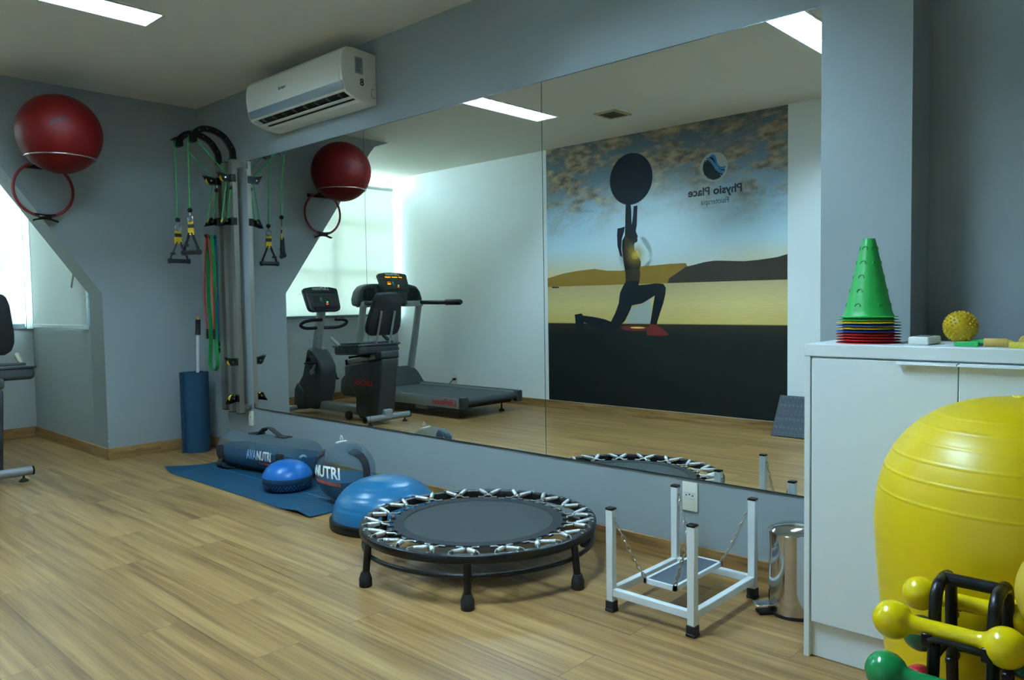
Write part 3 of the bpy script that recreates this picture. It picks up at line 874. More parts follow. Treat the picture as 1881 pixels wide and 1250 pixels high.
# cords and hanging handles
HND = {1: (RX[1]-.03, -.386, 1.868), 3: (RX[3]-.05, -.386, 1.923)}
for k in (1, 3):
    xx = RX[k]; yc = -.131
    kx, ky, kz = HND[k]
    rp = MB().tube(smooth_path([(kx, ky, kz), (kx+.01, ky-.004, (kz+2.45)/2), (xx-.004, TIP[0]-.03, TIP[1]-.01)], 5)+
                   [Vector(p) for p in ((xx, TIP[0]-.02, TIP[1]+.022), (xx, TIP[0], TIP[1]+.03), (xx, TIP[0]+.022, TIP[1]+.018), (xx, TIP[0]+.03, TIP[1]-.004),
                    (xx, yc+.02, ZB[k][0]+.03), (xx+.002, yc+.02, ZB[k][0]-.02), (xx, yc-.03, ZB[k][1]+.01), (xx, yc-.02, ZB[k][1]-.025), (xx, yc+.012, ZB[k][1]-.02), (xx+.006, yc+.05, ZB[k][0]-.075))], .0042, 6)
    o = rp.build('cord', M['green_rope'], pk)
    MB().sphere((xx+.006, yc+.05, ZB[k][0]-.07), .018, 16, 10).build('cord_stop', M['black_plastic'], o)
    MB().cyl((xx+.006, yc+.05, ZB[k][0]-.06), (xx+.006, yc+.05, ZB[k][0]-.02), .007, 10).build('clip', M['steel'], o)
def stirrup(k, rot, label):
    kx, ky, kz = HND[k]
    t = thing('stirrup_handle', label, 'exercise handle', (kx, ky, kz), 'cord handles of the pulley rack')
    q = Quaternion((0, 0, 1), rot)
    def W(u, v, z): return V(kx, ky, kz)+q @ V(u, v, z)
    wd = q @ V(1, 0, 0)
    MB().sphere((kx, ky, kz), .019, 16, 10).build('cord_stop', M['black_plastic'], t)
    MB().cyl(W(0, 0, -.018), W(0, 0, -.04), .006, 8).tube([W(.024*math.cos(a), 0, -.062+.024*math.sin(a)) for a in [2*PI*j/20 for j in range(20)]], .0032, 6, True).build('ring', M['steel'], t)
    MB().ribbon([W(0, .004, -.082), W(0, .004, -.105)], wd, .05, .006).ribbon([W(0, .004, -.132), W(0, .006, -.15), W(0, .006, -.185)], wd, .054, .01).build('yellow_tab', M['yellow_web'], t, label='yellow webbing tab')
    MB().ribbon([W(0, .004, -.104), W(0, .004, -.134)], wd, .049, .007).build('black_tab', M['webbing'], t)
    st = MB()
    for s_ in (-1, 1):
        st.ribbon([W(s_*.012, 0, -.17), W(s_*.03, 0, -.215), W(s_*.062, 0, -.285), W(s_*.068, 0, -.318)], q @ V(0, 1, 0), .027, .004)
    st.box(W(-.048, 0, -.262), (.03, .034, .016), q, .003, 1)
    st.build('strap', M['webbing'], t)
    MB().cyl(W(-.07, 0, -.318), W(.07, 0, -.318), .0165, 16).cyl(W(-.082, 0, -.318), W(-.068, 0, -.318), .0205, 16).cyl(W(.068, 0, -.318), W(.082, 0, -.318), .0205, 16).build('grip', M['rubber'], t)
stirrup(1, R(90), 'black stirrup handle with yellow tab, left and lower of the two hanging')
stirrup(3, R(24), 'black stirrup handle with yellow tab, right and higher of the two hanging')

# hook and resistance bands beside the rails
t = thing('wall_hook', 'small black wall hook holding the resistance bands by the rack', 'hook', (.37, YW, 1.75))
MB().cyl((.372, YW, 1.752), (.372, -.135, 1.757), .012, 12).cyl((.372, -.13, 1.757), (.372, -.135, 1.775), .010, 10).build('peg', M['black_metal'], t)
MB().cyl((.372, YW, 1.752), (.372, YW-.008, 1.752), .022, 16).build('rosette', M['black_metal'], t)
def loop(xl, xr, zt, zb, y):
    c = (xl+xr)/2; r = (xr-xl)/2
    P = [(c+r*math.cos(a)*(.62), y, zt-r*.6+r*.6*math.sin(a)) for a in [PI*k/14 for k in range(15)]]
    P += [(c-r*(.75+.1*math.sin(k)), y+.006*math.sin(k*1.3), zt-r-(zt-zb-2*r)*k/8) for k in range(1, 8)]
    P += [(c-r*math.cos(a), y, zb+r-r*math.sin(a)) for a in [PI*k/14 for k in range(15)]]
    P += [(c+r*(.75+.1*math.cos(k)), y, zb+r+(zt-zb-2*r)*k/8) for k in range(1, 8)]
    return P
tag(MB().ribbon(loop(.308, .438, 1.772, .668, -.098), (0, 1, .0), .032, .004, True).build('resistance_band', M['green_band'], None, (.372, -.098, .67)), 'wide green loop resistance band hanging from the hook', 'resistance band')
rbn = thing('resistance_tube', 'thin blue resistance tube hanging inside the green loop band', 'resistance band', (.372, -.06, .9))
MB().tube(smooth_path([(.39, -.052, 1.70), (.375, -.052, 1.772), (.36, -.052, 1.70), (.35, -.058, 1.45), (.365, -.058, 1.2), (.378, -.058, 1.0), (.385, -.058, .90)], 6), .007, 8).tube(smooth_path([(.39, -.052, 1.70), (.40, -.058, 1.45), (.396, -.058, 1.2), (.388, -.058, .90)], 6), .007, 8).build('tube', M['blue_tube'], rbn)
MB().sphere((.386, -.058, .885), .02, 14, 8).sphere((.392, -.058, .835), .022, 14, 8).build('end_stop', M['black_plastic'], rbn)
rbn = thing('resistance_tube', 'thin red resistance tube hanging together with the green loop band', 'resistance band', (.37, -.118, .92))
MB().tube(smooth_path([(.315, -.116, 1.0), (.297, -.118, 1.3), (.33, -.118, 1.62), (.37, -.118, 1.777), (.41, -.118, 1.62), (.432, -.118, 1.3), (.437, -.118, 1.15), (.43, -.118, .98)], 6), .0065, 8).build('tube', M['red_tube'], rbn)
for xx in (.315, .43): MB().cyl((xx, -.117, 1.01), (xx, -.117, .93), .010, 10).build('end_clip', M['black_plastic'], rbn)
rbn = thing('stretch_strap', 'grey webbing strap hanging in the middle of the green loop band', 'strap', (.365, -.08, .92))
MB().ribbon([(.362, -.078, 1.768), (.360, -.078, 1.5), (.362, -.078, 1.2), (.366, -.078, .945)], (1, .4, 0), .032, .006).build('webbing', M['aluminium'], rbn)
MB().box((.367, -.078, .94), (.036, .014, .03), None, .003, 1).build('buckle', M['black_plastic'], rbn)
rbn = thing('resistance_tube', 'black resistance tube hanging between the first two rails', 'resistance band', (.535, -.06, .95))
MB().tube(smooth_path([(.535, -.05, 1.70), (.532, -.05, 1.40), (.534, -.05, 1.05)], 6), .010, 8).build('tube', M['rubber'], rbn)
MB().tube([(.535, YW, 1.71), (.535, -.055, 1.71)], .007, 8).build('peg', M['black_metal'], rbn)

# ================================================================== FOAM ROLL AND STICK
rc = V(.205, -.185, 0)
t = thing('foam_mat_roll', 'tall blue rolled foam mat standing in the corner by the rack', 'rolled mat', rc)
sp_ = MB()
P = []
for k in range(140):
    a = k/139*2*PI*4.6
    P.append((rc.x+(.022+.019*a/(2*PI))*math.cos(a+1), rc.y+(.022+.019*a/(2*PI))*math.sin(a+1), .328))
sp_.ribbon(P, (0, 0, 1), .656, .0165)
sp_.build('roll', M['foam_blue'], t)
t = thing('exercise_stick', 'pale stick with black grip standing inside the blue foam roll', 'stick', (rc.x+.02, rc.y, .02))
MB().cyl((rc.x+.005, rc.y, 0), (rc.x+.075, rc.y+.005, .985), .0125, 14).build('shaft', M['white_pole'], t)
MB().tube([(rc.x+.0745, rc.y+.005, .965), (rc.x+.0748, rc.y+.005, .972), (rc.x+.0750, rc.y+.005, .98), (rc.x+.083, rc.y+.006, 1.085), (rc.x+.0835, rc.y+.006, 1.09)], [.021, .023, .02, .02, .022], 16).build('grip', M['rubber'], t)
MB().cyl((rc.x+.0835, rc.y+.006, 1.09), (rc.x+.086, rc.y+.006, 1.12), .014, 14).build('cap', M['cork'], t)

# ================================================================== FLOOR MAT
t = thing('exercise_mat', 'blue ribbed exercise mat on the floor below the mirror', 'mat', (1.72, -.42, 0))
MX0, MX1, MY0, MY1 = .79, 2.69, -.70, -.09
nx, ny = 60, 16
def mz(u, v):
    x = MX0+(MX1-MX0)*u; y = MY0+(MY1-MY0)*v
    lift = 0
    d0 = max(0, 1-u/.06)*max(0, 1-v/.5); lift += .032*d0**1.3
    d1 = max(0, 1-abs(u-.93)/.10)*max(0, 1-v/.35); lift += .020*d1**1.2
    return Vector((x, y, .0006+lift))
top, bot = [], []
mb = MB()
gv = [[mb.bm.verts.new(mz(i/nx, j/ny)+V(0, 0, .005)) for j in range(ny+1)] for i in range(nx+1)]
gb = [[mb.bm.verts.new(mz(i/nx, j/ny)) for j in range(ny+1)] for i in range(nx+1)]
for i in range(nx):
    for j in range(ny):
        mb.bm.faces.new((gv[i][j], gv[i+1][j], gv[i+1][j+1], gv[i][j+1]))
        mb.bm.faces.new((gb[i][j+1], gb[i+1][j+1], gb[i+1][j], gb[i][j]))
for i in range(nx):
    mb.bm.faces.new((gb[i][0], gb[i+1][0], gv[i+1][0], gv[i][0])); mb.bm.faces.new((gv[i][ny], gv[i+1][ny], gb[i+1][ny], gb[i][ny]))
for j in range(ny):
    mb.bm.faces.new((gv[0][j], gv[0][j+1], gb[0][j+1], gb[0][j])); mb.bm.faces.new((gb[nx][j], gb[nx][j+1], gv[nx][j+1], gv[nx][j]))
mb.build('mat_sheet', M['mat'], t)
MB().bx(MX0+.12, MX1-.02, -.405, -.401, .0056, .0064).build('centre_line', M['mat_line'], t)
MT = .0056

# ================================================================== AQUA BAG
AY, AR, ax0, ax1 = -.222, .130, .925, 1.925
AZ = AR+MT+.004
ag = thing('aqua_bag', 'clear water filled training bag with black handles lying on the blue mat', 'training bag', (1.425, AY, MT))
ag.rotation_euler = (0, 0, .14)
def capsule(x0, x1, r, n=18, k_end=.75):
    pf = []
    e = r*k_end
    for i in range(n+1):
        a = PI/2*i/n; pf.append((r*math.sin(a)**.8, x0+e-e*math.cos(a)))
    for i in range(1, 7): pf.append((r, x0+e+(x1-x0-2*e)*i/7))
    for i in range(n+1):
        a = PI/2*(1-i/n); pf.append((r*math.sin(a)**.8, x1-e+e*math.cos(a)))
    return pf
QX = Quaternion((0, 1, 0), PI/2)
MB().lathe(capsule(ax0, ax1, AR), (0, AY, AZ), 48, QX).build('skin', M['pvc'], ag)
wm = MB().lathe(capsule(ax0+.004, ax1-.004, AR-.003), (0, AY, AZ), 48, QX)
geom = list(wm.bm.verts)+list(wm.bm.edges)+list(wm.bm.faces)
cut = bmesh.ops.bisect_plane(wm.bm, geom=geom, plane_co=(0, 0, AZ+.028), plane_no=(0, 0, 1), clear_outer=True)
ed = [e for e in cut['geom_cut'] if isinstance(e, bmesh.types.BMEdge)]
bmesh.ops.edgeloop_fill(wm.bm, edges=ed)
wm.build('water', M['water'], ag)
def cylwarp(xc, ang0, rad):
    def f(u, v, w):
        a = ang0+v/rad
        return Vector((xc+u, AY-math.cos(a)*(rad+w), AZ+math.sin(a)*(rad+w)))
    return f
text_mb('AVA', .090, None, bold=.0018, align='RIGHT', xscale=.60, warp=cylwarp(1.445, R(2), AR+.002)).build('lettering', M['blue_ink'], ag, label='light blue letters')
text_mb('NUTRI', .090, None, bold=.0018, align='LEFT', xscale=.60, warp=cylwarp(1.451, R(2), AR+.002)).build('lettering', M['white_ink'], ag, label='white letters')
text_mb('PERFORMANCE', .022, None, bold=.0004, align='LEFT', warp=cylwarp(1.47, R(-22), AR+.002)).build('small_lettering', M['orange_ink'], ag)
# top carry handle
hp = smooth_path([(1.27, AY, AZ+AR+.003), (1.33, AY, AZ+AR+.012), (1.38, AY, AZ+AR+.045), (1.44, AY, AZ+AR+.05), (1.51, AY, AZ+AR+.022), (1.56, AY, AZ+AR+.004), (1.62, AY, AZ+AR+.002)], 6)
hd = MB().ribbon(hp, (0, 1, 0), .04, .006)
for xx in (1.29, 1.59): hd.box((xx, AY, AZ+AR+.001), (.10, .075, .008), None, .002, 1)
hd.box((1.36, AY, AZ+AR+.025), (.05, .05, .014), Quaternion((0, 1, 0), -.45), .003, 1)
hd.build('handle', M['webbing'], ag)
for xx in (1.03, 1.70):
    hs = MB().ribbon([(xx, AY-(AR+.003)*math.cos(a), AZ+(AR+.003)*math.sin(a)) for a in [R(18)-R(62)*k/10 for k in range(11)]], (1, 0, 0), .075, .006)
    hs.ribbon(smooth_path([(xx, AY-AR*.98, AZ-.06), (xx+.01, AY-AR-.02, AZ-.10), (xx+.03, AY-AR+.01, MT+.012), (xx+.08, AY-AR+.045, MT+.008)], 5), (1, 0, .2), .06, .006)
    hs.build('side_handle', M['webbing'], ag)
MB().lathe([(.026, 0), (.026, .008), (.016, .012), (.016, .0), ], (ax1-.055, AY-.07, AZ+.02), 20, Quaternion((0, 0, 1), -.5) @ QX).build('filler_cap', M['white_plastic'], ag)

# ================================================================== BALANCE DISC (half dome)
dc = V(1.985, -.415, MT)
t = thing('balance_dome', 'small bright blue balance dome with studded side on the blue mat', 'balance dome', dc)
dr = .158
MB().lathe([(dr, .088), (dr*.985, .098), (dr*.93, .118), (dr*.82, .142), (dr*.66, .163), (dr*.45, .178), (dr*.22, .186), (0, .188)], dc, 48).build('dome', M['disc_blue'], t)
MB().lathe([(dr*.985, .052), (dr*1.005, .060), (dr*1.005, .084), (dr, .088), (dr*.9, .088)], dc, 48).build('rim', M['foam_blue'], t)
mb = MB().lathe([(0, .0), (dr*.80, .0), (dr*.88, .01), (dr*.95, .04), (dr*.97, .054)], dc, 48)
for row, (rf, zz) in enumerate(((.955, .043), (.93, .030), (.90, .017))):
    for k in range(44):
        a = 2*PI*(k+.5*(row % 2))/44
        p = dc+V(dr*rf*math.cos(a), dr*rf*math.sin(a), zz)
        mb.tube([p, p+V(.010*math.cos(a), .010*math.sin(a), -.002)], [.006, .003], 6)
mb.build('studded_side', M['disc_side'], t)
MB().box((dc.x-dr*.86, dc.y-dr*.5, .072), (.035, .03, .05), Quaternion((0, 0, 1), .5), .006, 2).build('side_grip', M['foam_blue'], t)

# ================================================================== AQUA BALL
sc_ = V(2.535, -.345, 0); sr = .179
ab = thing('aqua_ball', 'clear ball half full of blue water with a black handle on the mat', 'training ball', (sc_.x, sc_.y, 0))
C0 = V(sc_.x, sc_.y, sr+MT)
MB().sphere(C0, sr, 56, 36).build('skin', M['pvc'], ab)
wm = MB().sphere(C0, sr-.003, 56, 36)
cut = bmesh.ops.bisect_plane(wm.bm, geom=list(wm.bm.verts)+list(wm.bm.edges)+list(wm.bm.faces), plane_co=(0, 0, C0.z-.035), plane_no=(0, 0, 1), clear_outer=True)
bmesh.ops.edgeloop_fill(wm.bm, edges=[e for e in cut['geom_cut'] if isinstance(e, bmesh.types.BMEdge)])
wm.build('water', M['water'], ab)
tocam = (V(6.44, -3.05, 1.2)-C0).normalized()
tx = V(0, 0, 1).cross(tocam).normalized()
n0 = (tocam*math.cos(.28)-tx*math.sin(.28)); n0 = (n0+V(0, 0, .02)).normalized()
f1 = ballwarp(C0, sr+.0015, n0, tx)
text_mb('AVANUTRI', .098, None, bold=.0022, align='RIGHT', xscale=.72, warp=lambda u, v, w: f1(u+.018, v-(u+.10)*.22-.004, w)).build('lettering', M['white_ink'], ab)
text_mb('HIGH PERFORMANCE', .026, None, bold=.0006, align='RIGHT', xscale=.8, warp=lambda u, v, w: f1(u+.013, v-.066-(u+.10)*.22-.004, w)).build('small_lettering', M['orange_ink'], ab, label='small orange letters')
vn = V(-.30, .05, 1).normalized()
vp = C0+vn*sr
q0 = V(0, 0, 1).rotation_difference(vn)
MB().lathe([(0, .006), (.030, .005), (.036, .0), (.036, -.004)], vp, 24, q0).build('valve_cap', M['white_plastic'], ab)
MB().tube([vp+q0 @ V(.012*math.cos(a), .004, .012+.028*abs(math.sin(a))) for a in [PI*k/10 for k in range(11)]], .0022, 6).build('pull_tab', M['white_plastic'], ab)
# black strap handle on the right side, second handle behind on the left
def balls(path, w, off):
    pts = []; 
    for d in path:
        n_ = Vector(d).normalized(); pts.append(n_)
    mb = MB(); rings = []
    P = [C0+n_*(sr+o_) for n_, o_ in zip(pts, off)]
    for i, p in enumerate(P):
        d = P[min(i+1, len(P)-1)]-P[max(i-1, 0)]
        n_ = pts[i]; b_ = d.cross(n_).normalized(); nn = b_.cross(d).normalized()
        rings.append([p-b_*w/2, p+b_*w/2, p+b_*w/2+nn*.005, p-b_*w/2+nn*.005])
    mb._grid(rings, True, False, True, True); return mb
def cdir(h, v):  # direction from the ball centre: h to the right of the camera line, v up (radians)
    return (tocam*math.cos(h)+tx*math.sin(h))*math.cos(v)+V(0, 0, 1)*math.sin(v)
path = [cdir(.30, .80), cdir(.40, .66), cdir(.58, .45), cdir(.66, .22), cdir(.68, 0), cdir(.68, -.25), cdir(.66, -.48)]
balls(path, .052, [.002, .010, .016, .014, .010, .006, .003]).build('handle', M['webbing'], ab)
balls([cdir(-1.25, .75), cdir(-1.45, .55), cdir(-1.55, .3)], .05, [.003, .014, .006]).build('handle', M['webbing'], ab)
cp = cdir(.42, .78)
MB().lathe([(.05, -.004), (.046, .004), (.03, .006)], C0+cp*sr, 24, V(0, 0, 1).rotation_difference(cp)).build('handle_patch', M['pvc'], ab)

# ================================================================== BALANCE TRAINER (large dome)
bc = V(3.085, -.475, 0)
t = thing('balance_trainer', 'large blue dome balance trainer on a black base behind the trampoline', 'balance trainer', bc)
MB().lathe([(0, 0), (.285, 0), (.30, .006), (.302, .04), (.294, .05), (0, .05)], bc, 64).build('base', M['black_plastic'], t)
pf = []
for k in range(41):
    a = PI/2*k/40
    rr = .286*math.cos(a)**.86
    z = .05+.205*math.sin(a)
    if k in (9, 17, 24, 31): rr -= .0035
    pf.append((max(rr, 0), z))
pf[-1] = (0, .255)
MB().lathe(pf, bc, 64).build('dome', M['bosu'], t, angle=50)

# ================================================================== TRAMPOLINE
tcx, tcy = 3.935, -.598
tr = thing('mini_trampoline', 'round black mini trampoline with silver springs in front of the mirror', 'trampoline', (tcx, tcy, 0))
TC = V(tcx, tcy, 0)
ZT = .208; RO = .537; RI = .502
def ring_pts(r, z, n=96): return [(tcx+r*math.cos(2*PI*k/n), tcy+r*math.sin(2*PI*k/n), z) for k in range(n)]
MB().lathe([(RI, ZT-.034), (RO, ZT-.034), (RO+.002, ZT-.03), (RO+.002, ZT-.004), (RO-.002, ZT), (RI+.003, ZT), (RI, ZT-.003)], TC, 120, ring=True).build('rim', M['black_metal'], tr, angle=50)
MB().tube(ring_pts(.522, .122), .010, 10, True).build('lower_ring', M['black_metal'], tr)
RM = .385
MB().lathe([(0, ZT-.014), (RM-.05, ZT-.014), (RM-.045, ZT-.011), (RM, ZT-.0105), (RM, ZT-.016), (0, ZT-.017)], TC, 96).build('jump_mat', M['jump_mat'], tr, label='grey jumping mat')
MB().lathe([(RM-.046, ZT-.0115), (RM-.044, ZT-.0085), (RM+.001, ZT-.0085), (RM+.002, ZT-.017), (RM-.046, ZT-.0175)], TC, 96, ring=True).build('mat_border', M['webbing'], tr)
for ad in (-106, -49.5, 3.4, 65, 126, -165):
    a = R(ad)
    d = V(math.cos(a), math.sin(a), 0)
    p0 = TC+d*.534; p1 = TC+d*.549
    lg = MB().cyl(p0+V(0, 0, ZT-.03), p1+V(0, 0, .03), .0155, 16).build('leg', M['black_metal'], tr)
    MB().tube([p1+V(0, 0, .0), p1+V(0, 0, .003), p1+V(0, 0, .034), p1+V(0, 0, .038), p1+V(0, 0, .062)], [.025, .0275, .0275, .026, .0185], 18).build('rubber_foot', M['rubber'], lg)
# springs, in V pairs
def spring_mb(L_):
    n = 216; turns = 24
    P = []
    for k in range(n+1):
        a = 2*PI*turns*k/n
        P.append((.012+(L_-.03)*k/n, -.0001+.0082*math.cos(a), .0082*math.sin(a)))
    mb = MB().tube(P, .0024, 5)
    mb.tube([(0.014, 0, .006), (.004, 0, .006), (-.010, 0, .004), (-.014, 0, -.004), (-.012, 0, -.012)], .0024, 6)
    mb.tube([(L_-.018, 0, .006), (L_-.006, 0, .005), (L_, 0, -.002)], .0024, 6)
    return mb
NV = 18
sp0 = None
strap0 = None
hook0 = None
for k in range(NV):
    a = 2*PI*(k+.5)/NV - .02
    ap = V((RM+.052)*math.cos(a), (RM+.052)*math.sin(a), ZT-.006)
    for s_ in (-1, 1):
        b_ = a+s_*.105
        pr2 = V((RI+.012)*math.cos(b_), (RI+.012)*math.sin(b_), ZT+.003)
        d = ap-pr2
        L_ = d.length
        x = d.normalized(); y = V(0, 0, 1).cross(x).normalized(); z = x.cross(y)
        mt = Matrix((x, y, z)).transposed().to_4x4(); mt.translation = pr2
        if sp0 is None:
            mbs = spring_mb(L_); ORG_keep = ORG[tr]
            mbs.xform(Matrix.Translation(ORG[tr]))
            sp0 = mbs.build('spring', M['spring'], tr)
            sp0.matrix_local = mt
        else: inst(sp0, 'spring', tr, mt)
    for s_ in (-1, 1):
        b_ = a+s_*.085
        mt = Matrix.Rotation(b_, 4, 'Z')
        if strap0 is None:
            mbs = MB().ribbon([(RM-.02, 0, ZT-.012), (RM+.01, 0, ZT-.011), (RM+.03, 0, ZT-.010)], (0, 1, 0), .03, .005).xform(Matrix.Translation(ORG[tr]))
            strap0 = mbs.build('strap', M['webbing'], tr); strap0.matrix_local = mt
        else: inst(strap0, 'strap', tr, mt)
    mt = Matrix.Rotation(a, 4, 'Z')
    if hook0 is None:
        q0_ = .085
        P = [V((RM+.022)*math.cos(q)*1, (RM+.022)*math.sin(q), ZT-.008) for q in (-q0_-.03, -q0_+.03)]
        c1 = V((RM+.052), 0, ZT-.006)
        mbs = MB().tube([P[0], P[1], c1+V(0, -.012, 0), c1, c1+V(0, .012, 0), V(P[1].x, -P[1].y, P[1].z), V(P[0].x, -P[0].y, P[0].z)], .0036, 6).xform(Matrix.Translation(ORG[tr]))
        hook0 = mbs.build('wire_hook', M['spring'], tr); hook0.matrix_local = mt
    else: inst(hook0, 'wire_hook', tr, mt)
rv0 = None
for k in range(NV*2):
    mt = Matrix.Rotation(2*PI*(k+.25)/(NV*2), 4, 'Z')
    if rv0 is None:
        rv0 = MB().lathe([(.0055, 0), (.005, .002), (0, .003)], TC+V(RO-.013, 0, ZT), 8).build('rivet', M['spring'], tr); rv0.matrix_local = mt
    else: inst(rv0, 'rivet', tr, mt)

# ================================================================== HANGING BALANCE BOARD FRAME
fx0, fx1, fy0, fy1 = 4.722, 5.072, -.66, -.19
hf = thing('hanging_balance_board', 'white steel frame with chain hung balance board beside the trampoline', 'balance board', ((fx0+fx1)/2, (fy0+fy1)/2, 0))
ps = .030
for (px, py) in ((fx0, fy0), (fx1, fy0), (fx1, fy1), (fx0, fy1)):
    po = MB().bx(px-ps/2, px+ps/2, py-ps/2, py+ps/2, .034, .395, .0025, 1).build('post', M['white_metal'], hf)
    MB().bx(px-ps/2-.001, px+ps/2+.001, py-ps/2-.001, py+ps/2+.001, .394, .403, .002, 1).build('top_cap', M['black_plastic'], po)
    MB().prism([(px-.019, py-.019), (px+.019, py-.019), (px+.019, py+.019), (px-.019, py+.019)], 'z', 0, .012, .002, 1).bx(px-.0175, px+.0175, py-.0175, py+.0175, .006, .042, .002, 1).build('rubber_foot', M['rubber'], po)
zb0, zb1 = .062, .09
for a in ((fx0, fx1, fy0-.013, fy0+.013), (fx0, fx1, fy1-.013, fy1+.013), (fx0-.013, fx0+.013, fy0, fy1), (fx1-.013, fx1+.013, fy0, fy1)):
    MB().bx(*a, zb0, zb1, .002, 1).build('base_bar', M['white_metal'], hf)
bx0, bx1, by0, by1, bz = fx0+.108, fx1-.104, fy0+.058, fy1-.05, .130
MB().bx(bx0+.006, bx1-.006, by0+.006, by1-.006, bz-.004, bz+.004).build('board', M['grey_board'], hf, label='grey board')
MB().bx(bx0, bx1, by0, by0+.012, bz-.012, bz+.006).bx(bx0, bx1, by1-.012, by1, bz-.012, bz+.006).bx(bx0, bx0+.012, by0, by1, bz-.012, bz+.006).bx(bx1-.012, bx1, by0, by1, bz-.012, bz+.006).build('board_frame', M['white_metal'], hf)
def chain(p0, p1):
    p0, p1 = Vector(p0), Vector(p1); d = p1-p0; L_ = d.length; n = max(4, round(L_/.0205)); mb = MB()
    x = d.normalized(); y = x.orthogonal().normalized(); z = x.cross(y)
    for i in range(n):
        c = p0+d*(i+.5)/n; sag = -.012*math.sin(PI*(i+.5)/n)
        c = c+V(0, 0, sag)
        s_ = L_/n*.66; w = .0066
        u = y if i % 2 else z
        mb.tube([c+x*s_*math.cos(t)+u*w*math.sin(t) for t in [2*PI*j/12 for j in range(12)]], .0021, 6, True)
    return mb
for (px, py), (qx, qy) in (((fx0, fy0), (bx0, by0)), ((fx1, fy0), (bx1, by0)), ((fx1, fy1), (bx1, by1)), ((fx0, fy1), (bx0, by1))):
    sx, sy = (1 if qx > px else -1), (1 if qy > py else -1)
    top = (px+sx*.017, py, .362)
    c_ = chain(top, (qx+sx*.004, qy+sy*.004, bz+.008)).build('chain', M['chain'], hf)
    MB().cyl((px+sx*.012, py, .363), (px+sx*.021, py, .363), .004, 8).build('eyelet', M['chain'], c_)

# ================================================================== PEDAL BIN
bn = V(5.255, -.212, 0)
br_ = .098
t = thing('pedal_bin', 'polished steel pedal bin between the white frame and the cabinet', 'bin', bn)
MB().lathe([(0, .012), (br_, .012), (br_, .268), (br_-.004, .27), (0, .27)], bn, 64).build('body', M['steel'], t)
MB().lathe([(0, 0), (br_+.003, 0), (br_+.003, .012), (br_-.002, .014)], bn, 64).build('base_ring', M['black_plastic'], t)
MB().lathe([(br_+.002, .268), (br_+.003, .312), (br_-.003, .318), (br_*.7, .331), (br_*.35, .338), (0, .34)], bn, 64).build('lid', M['steel'], t)
pd = Quaternion((0, 0, 1), R(-132))
pdm = MB().box((0, 0, 0), (.07, .055, .005), None, .002, 1).box((-.03, 0, -.004), (.05, .02, .004)).xform(Matrix.Translation(bn+pd @ V(br_+.03, 0, .038)) @ pd.to_matrix().to_4x4())
pdm.build('pedal', M['steel'], t)
MB().box((0, 0, 0), (.06, .045, .012), None, .003, 1).xform(Matrix.Translation(bn+pd @ V(br_+.022, 0, .008)) @ pd.to_matrix().to_4x4()).build('pedal_foot', M['black_plastic'], t)

# ================================================================== CABINET
KX0, KX1, KY0, KY1, KZ = 5.424, 7.10, -.549, -.205, 1.043
kb = thing('cabinet', 'white laminate cabinet standing against the grey pillar', 'cabinet', ((KX0+KX1)/2, (KY0+KY1)/2, 0))
MB().bx(KX0, KX0+.018, KY0, KY1, 0, KZ-.04, .001, 1).bx(KX1-.018, KX1, KY0, KY1, 0, KZ-.04, .001, 1).bx(KX0+.018, KX1-.018, KY1-.012, KY1, .03, KZ-.04).bx(KX0+.018, KX1-.018, KY0+.03, KY1, .125, .143).bx(KX0+.018, KX1-.018, KY0+.022, KY1, KZ-.06, KZ-.04).build('carcass', M['laminate'], kb)
MB().bx(KX0, KX1, KY0-.001, KY1, KZ-.04, KZ, .002, 1).build('top', M['laminate'], kb)
MB().bx(KX0+.018, KX1-.018, KY0+.02, KY0+.035, 0.002, .118).build('plinth', M['laminate'], kb)
xs = [KX0+.022, 5.872, 6.318, 6.70, KX1-.02]
for i in range(len(xs)-1):
    d_ = MB().bx(xs[i]+.0015, xs[i+1]-.0015, KY0+.001, KY0+.018, .123, KZ-.046, .0015, 1).build('door', M['laminate'], kb)
    h0, h1 = (xs[i+1]-.165, xs[i+1]-.002) if i % 2 == 0 else (xs[i]+.002, xs[i]+.165)
    if i == 1: h0, h1 = xs[i]+.002, xs[i]+.26
    MB().prism([(KY0+.001, KZ-.048), (KY0-.016, KZ-.049), (KY0-.018, KZ-.054), (KY0-.0155, KZ-.054), (KY0-.013, KZ-.0515), (KY0+.001, KZ-.051)], 'x', h0, h1).build('handle', M['white_metal'], d_)

# ---- things on the cabinet
CX, CY = 5.574, -.40
def cone(i, mt, label, tilt=0.):
    z0 = KZ+.0006+i*.0093
    fl = .098 if i < 8 else .090
    hb = .255
    o = []
    pf_out = [(fl, .0008), (fl-.004, .0022), (.078, .0036), (.0745, .009), (.070, .022), (.0205, hb-.006), (.0185, hb), (.0165, hb)]
    pf_in = [(.0165, hb-.002), (.0195, hb-.008), (.0690, .021), (.0732, .008), (.0755, .0022), (fl, 0)]
    t_ = thing('marker_cone', label, 'cone', (CX, CY, z0), 'nested marker cones on the cabinet')
    mb = MB().lathe(pf_out+pf_in, (CX, CY, z0), 56, ring=True)
    if i == 9:
        hm = mb
        for row in range(5):
            zz = .035+row*.046
            rr = .070-(zz-.022)*(.0495/.227)
            for kk in range(6):
                a = 2*PI*kk/6+.35
                n_ = V(math.cos(a), math.sin(a), .218).normalized(); tg = V(-math.sin(a), math.cos(a), 0); up = n_.cross(tg)
                c_ = V(CX, CY, z0)+V(rr*math.cos(a), rr*math.sin(a), zz)+n_*.0006
                hm.tube([c_+tg*.009*math.cos(q)+up*.010*math.sin(q) for q in [PI*j/8 for j in range(9)]], .0017, 5)
    mb.build('shell', mt, t_)
    return t_
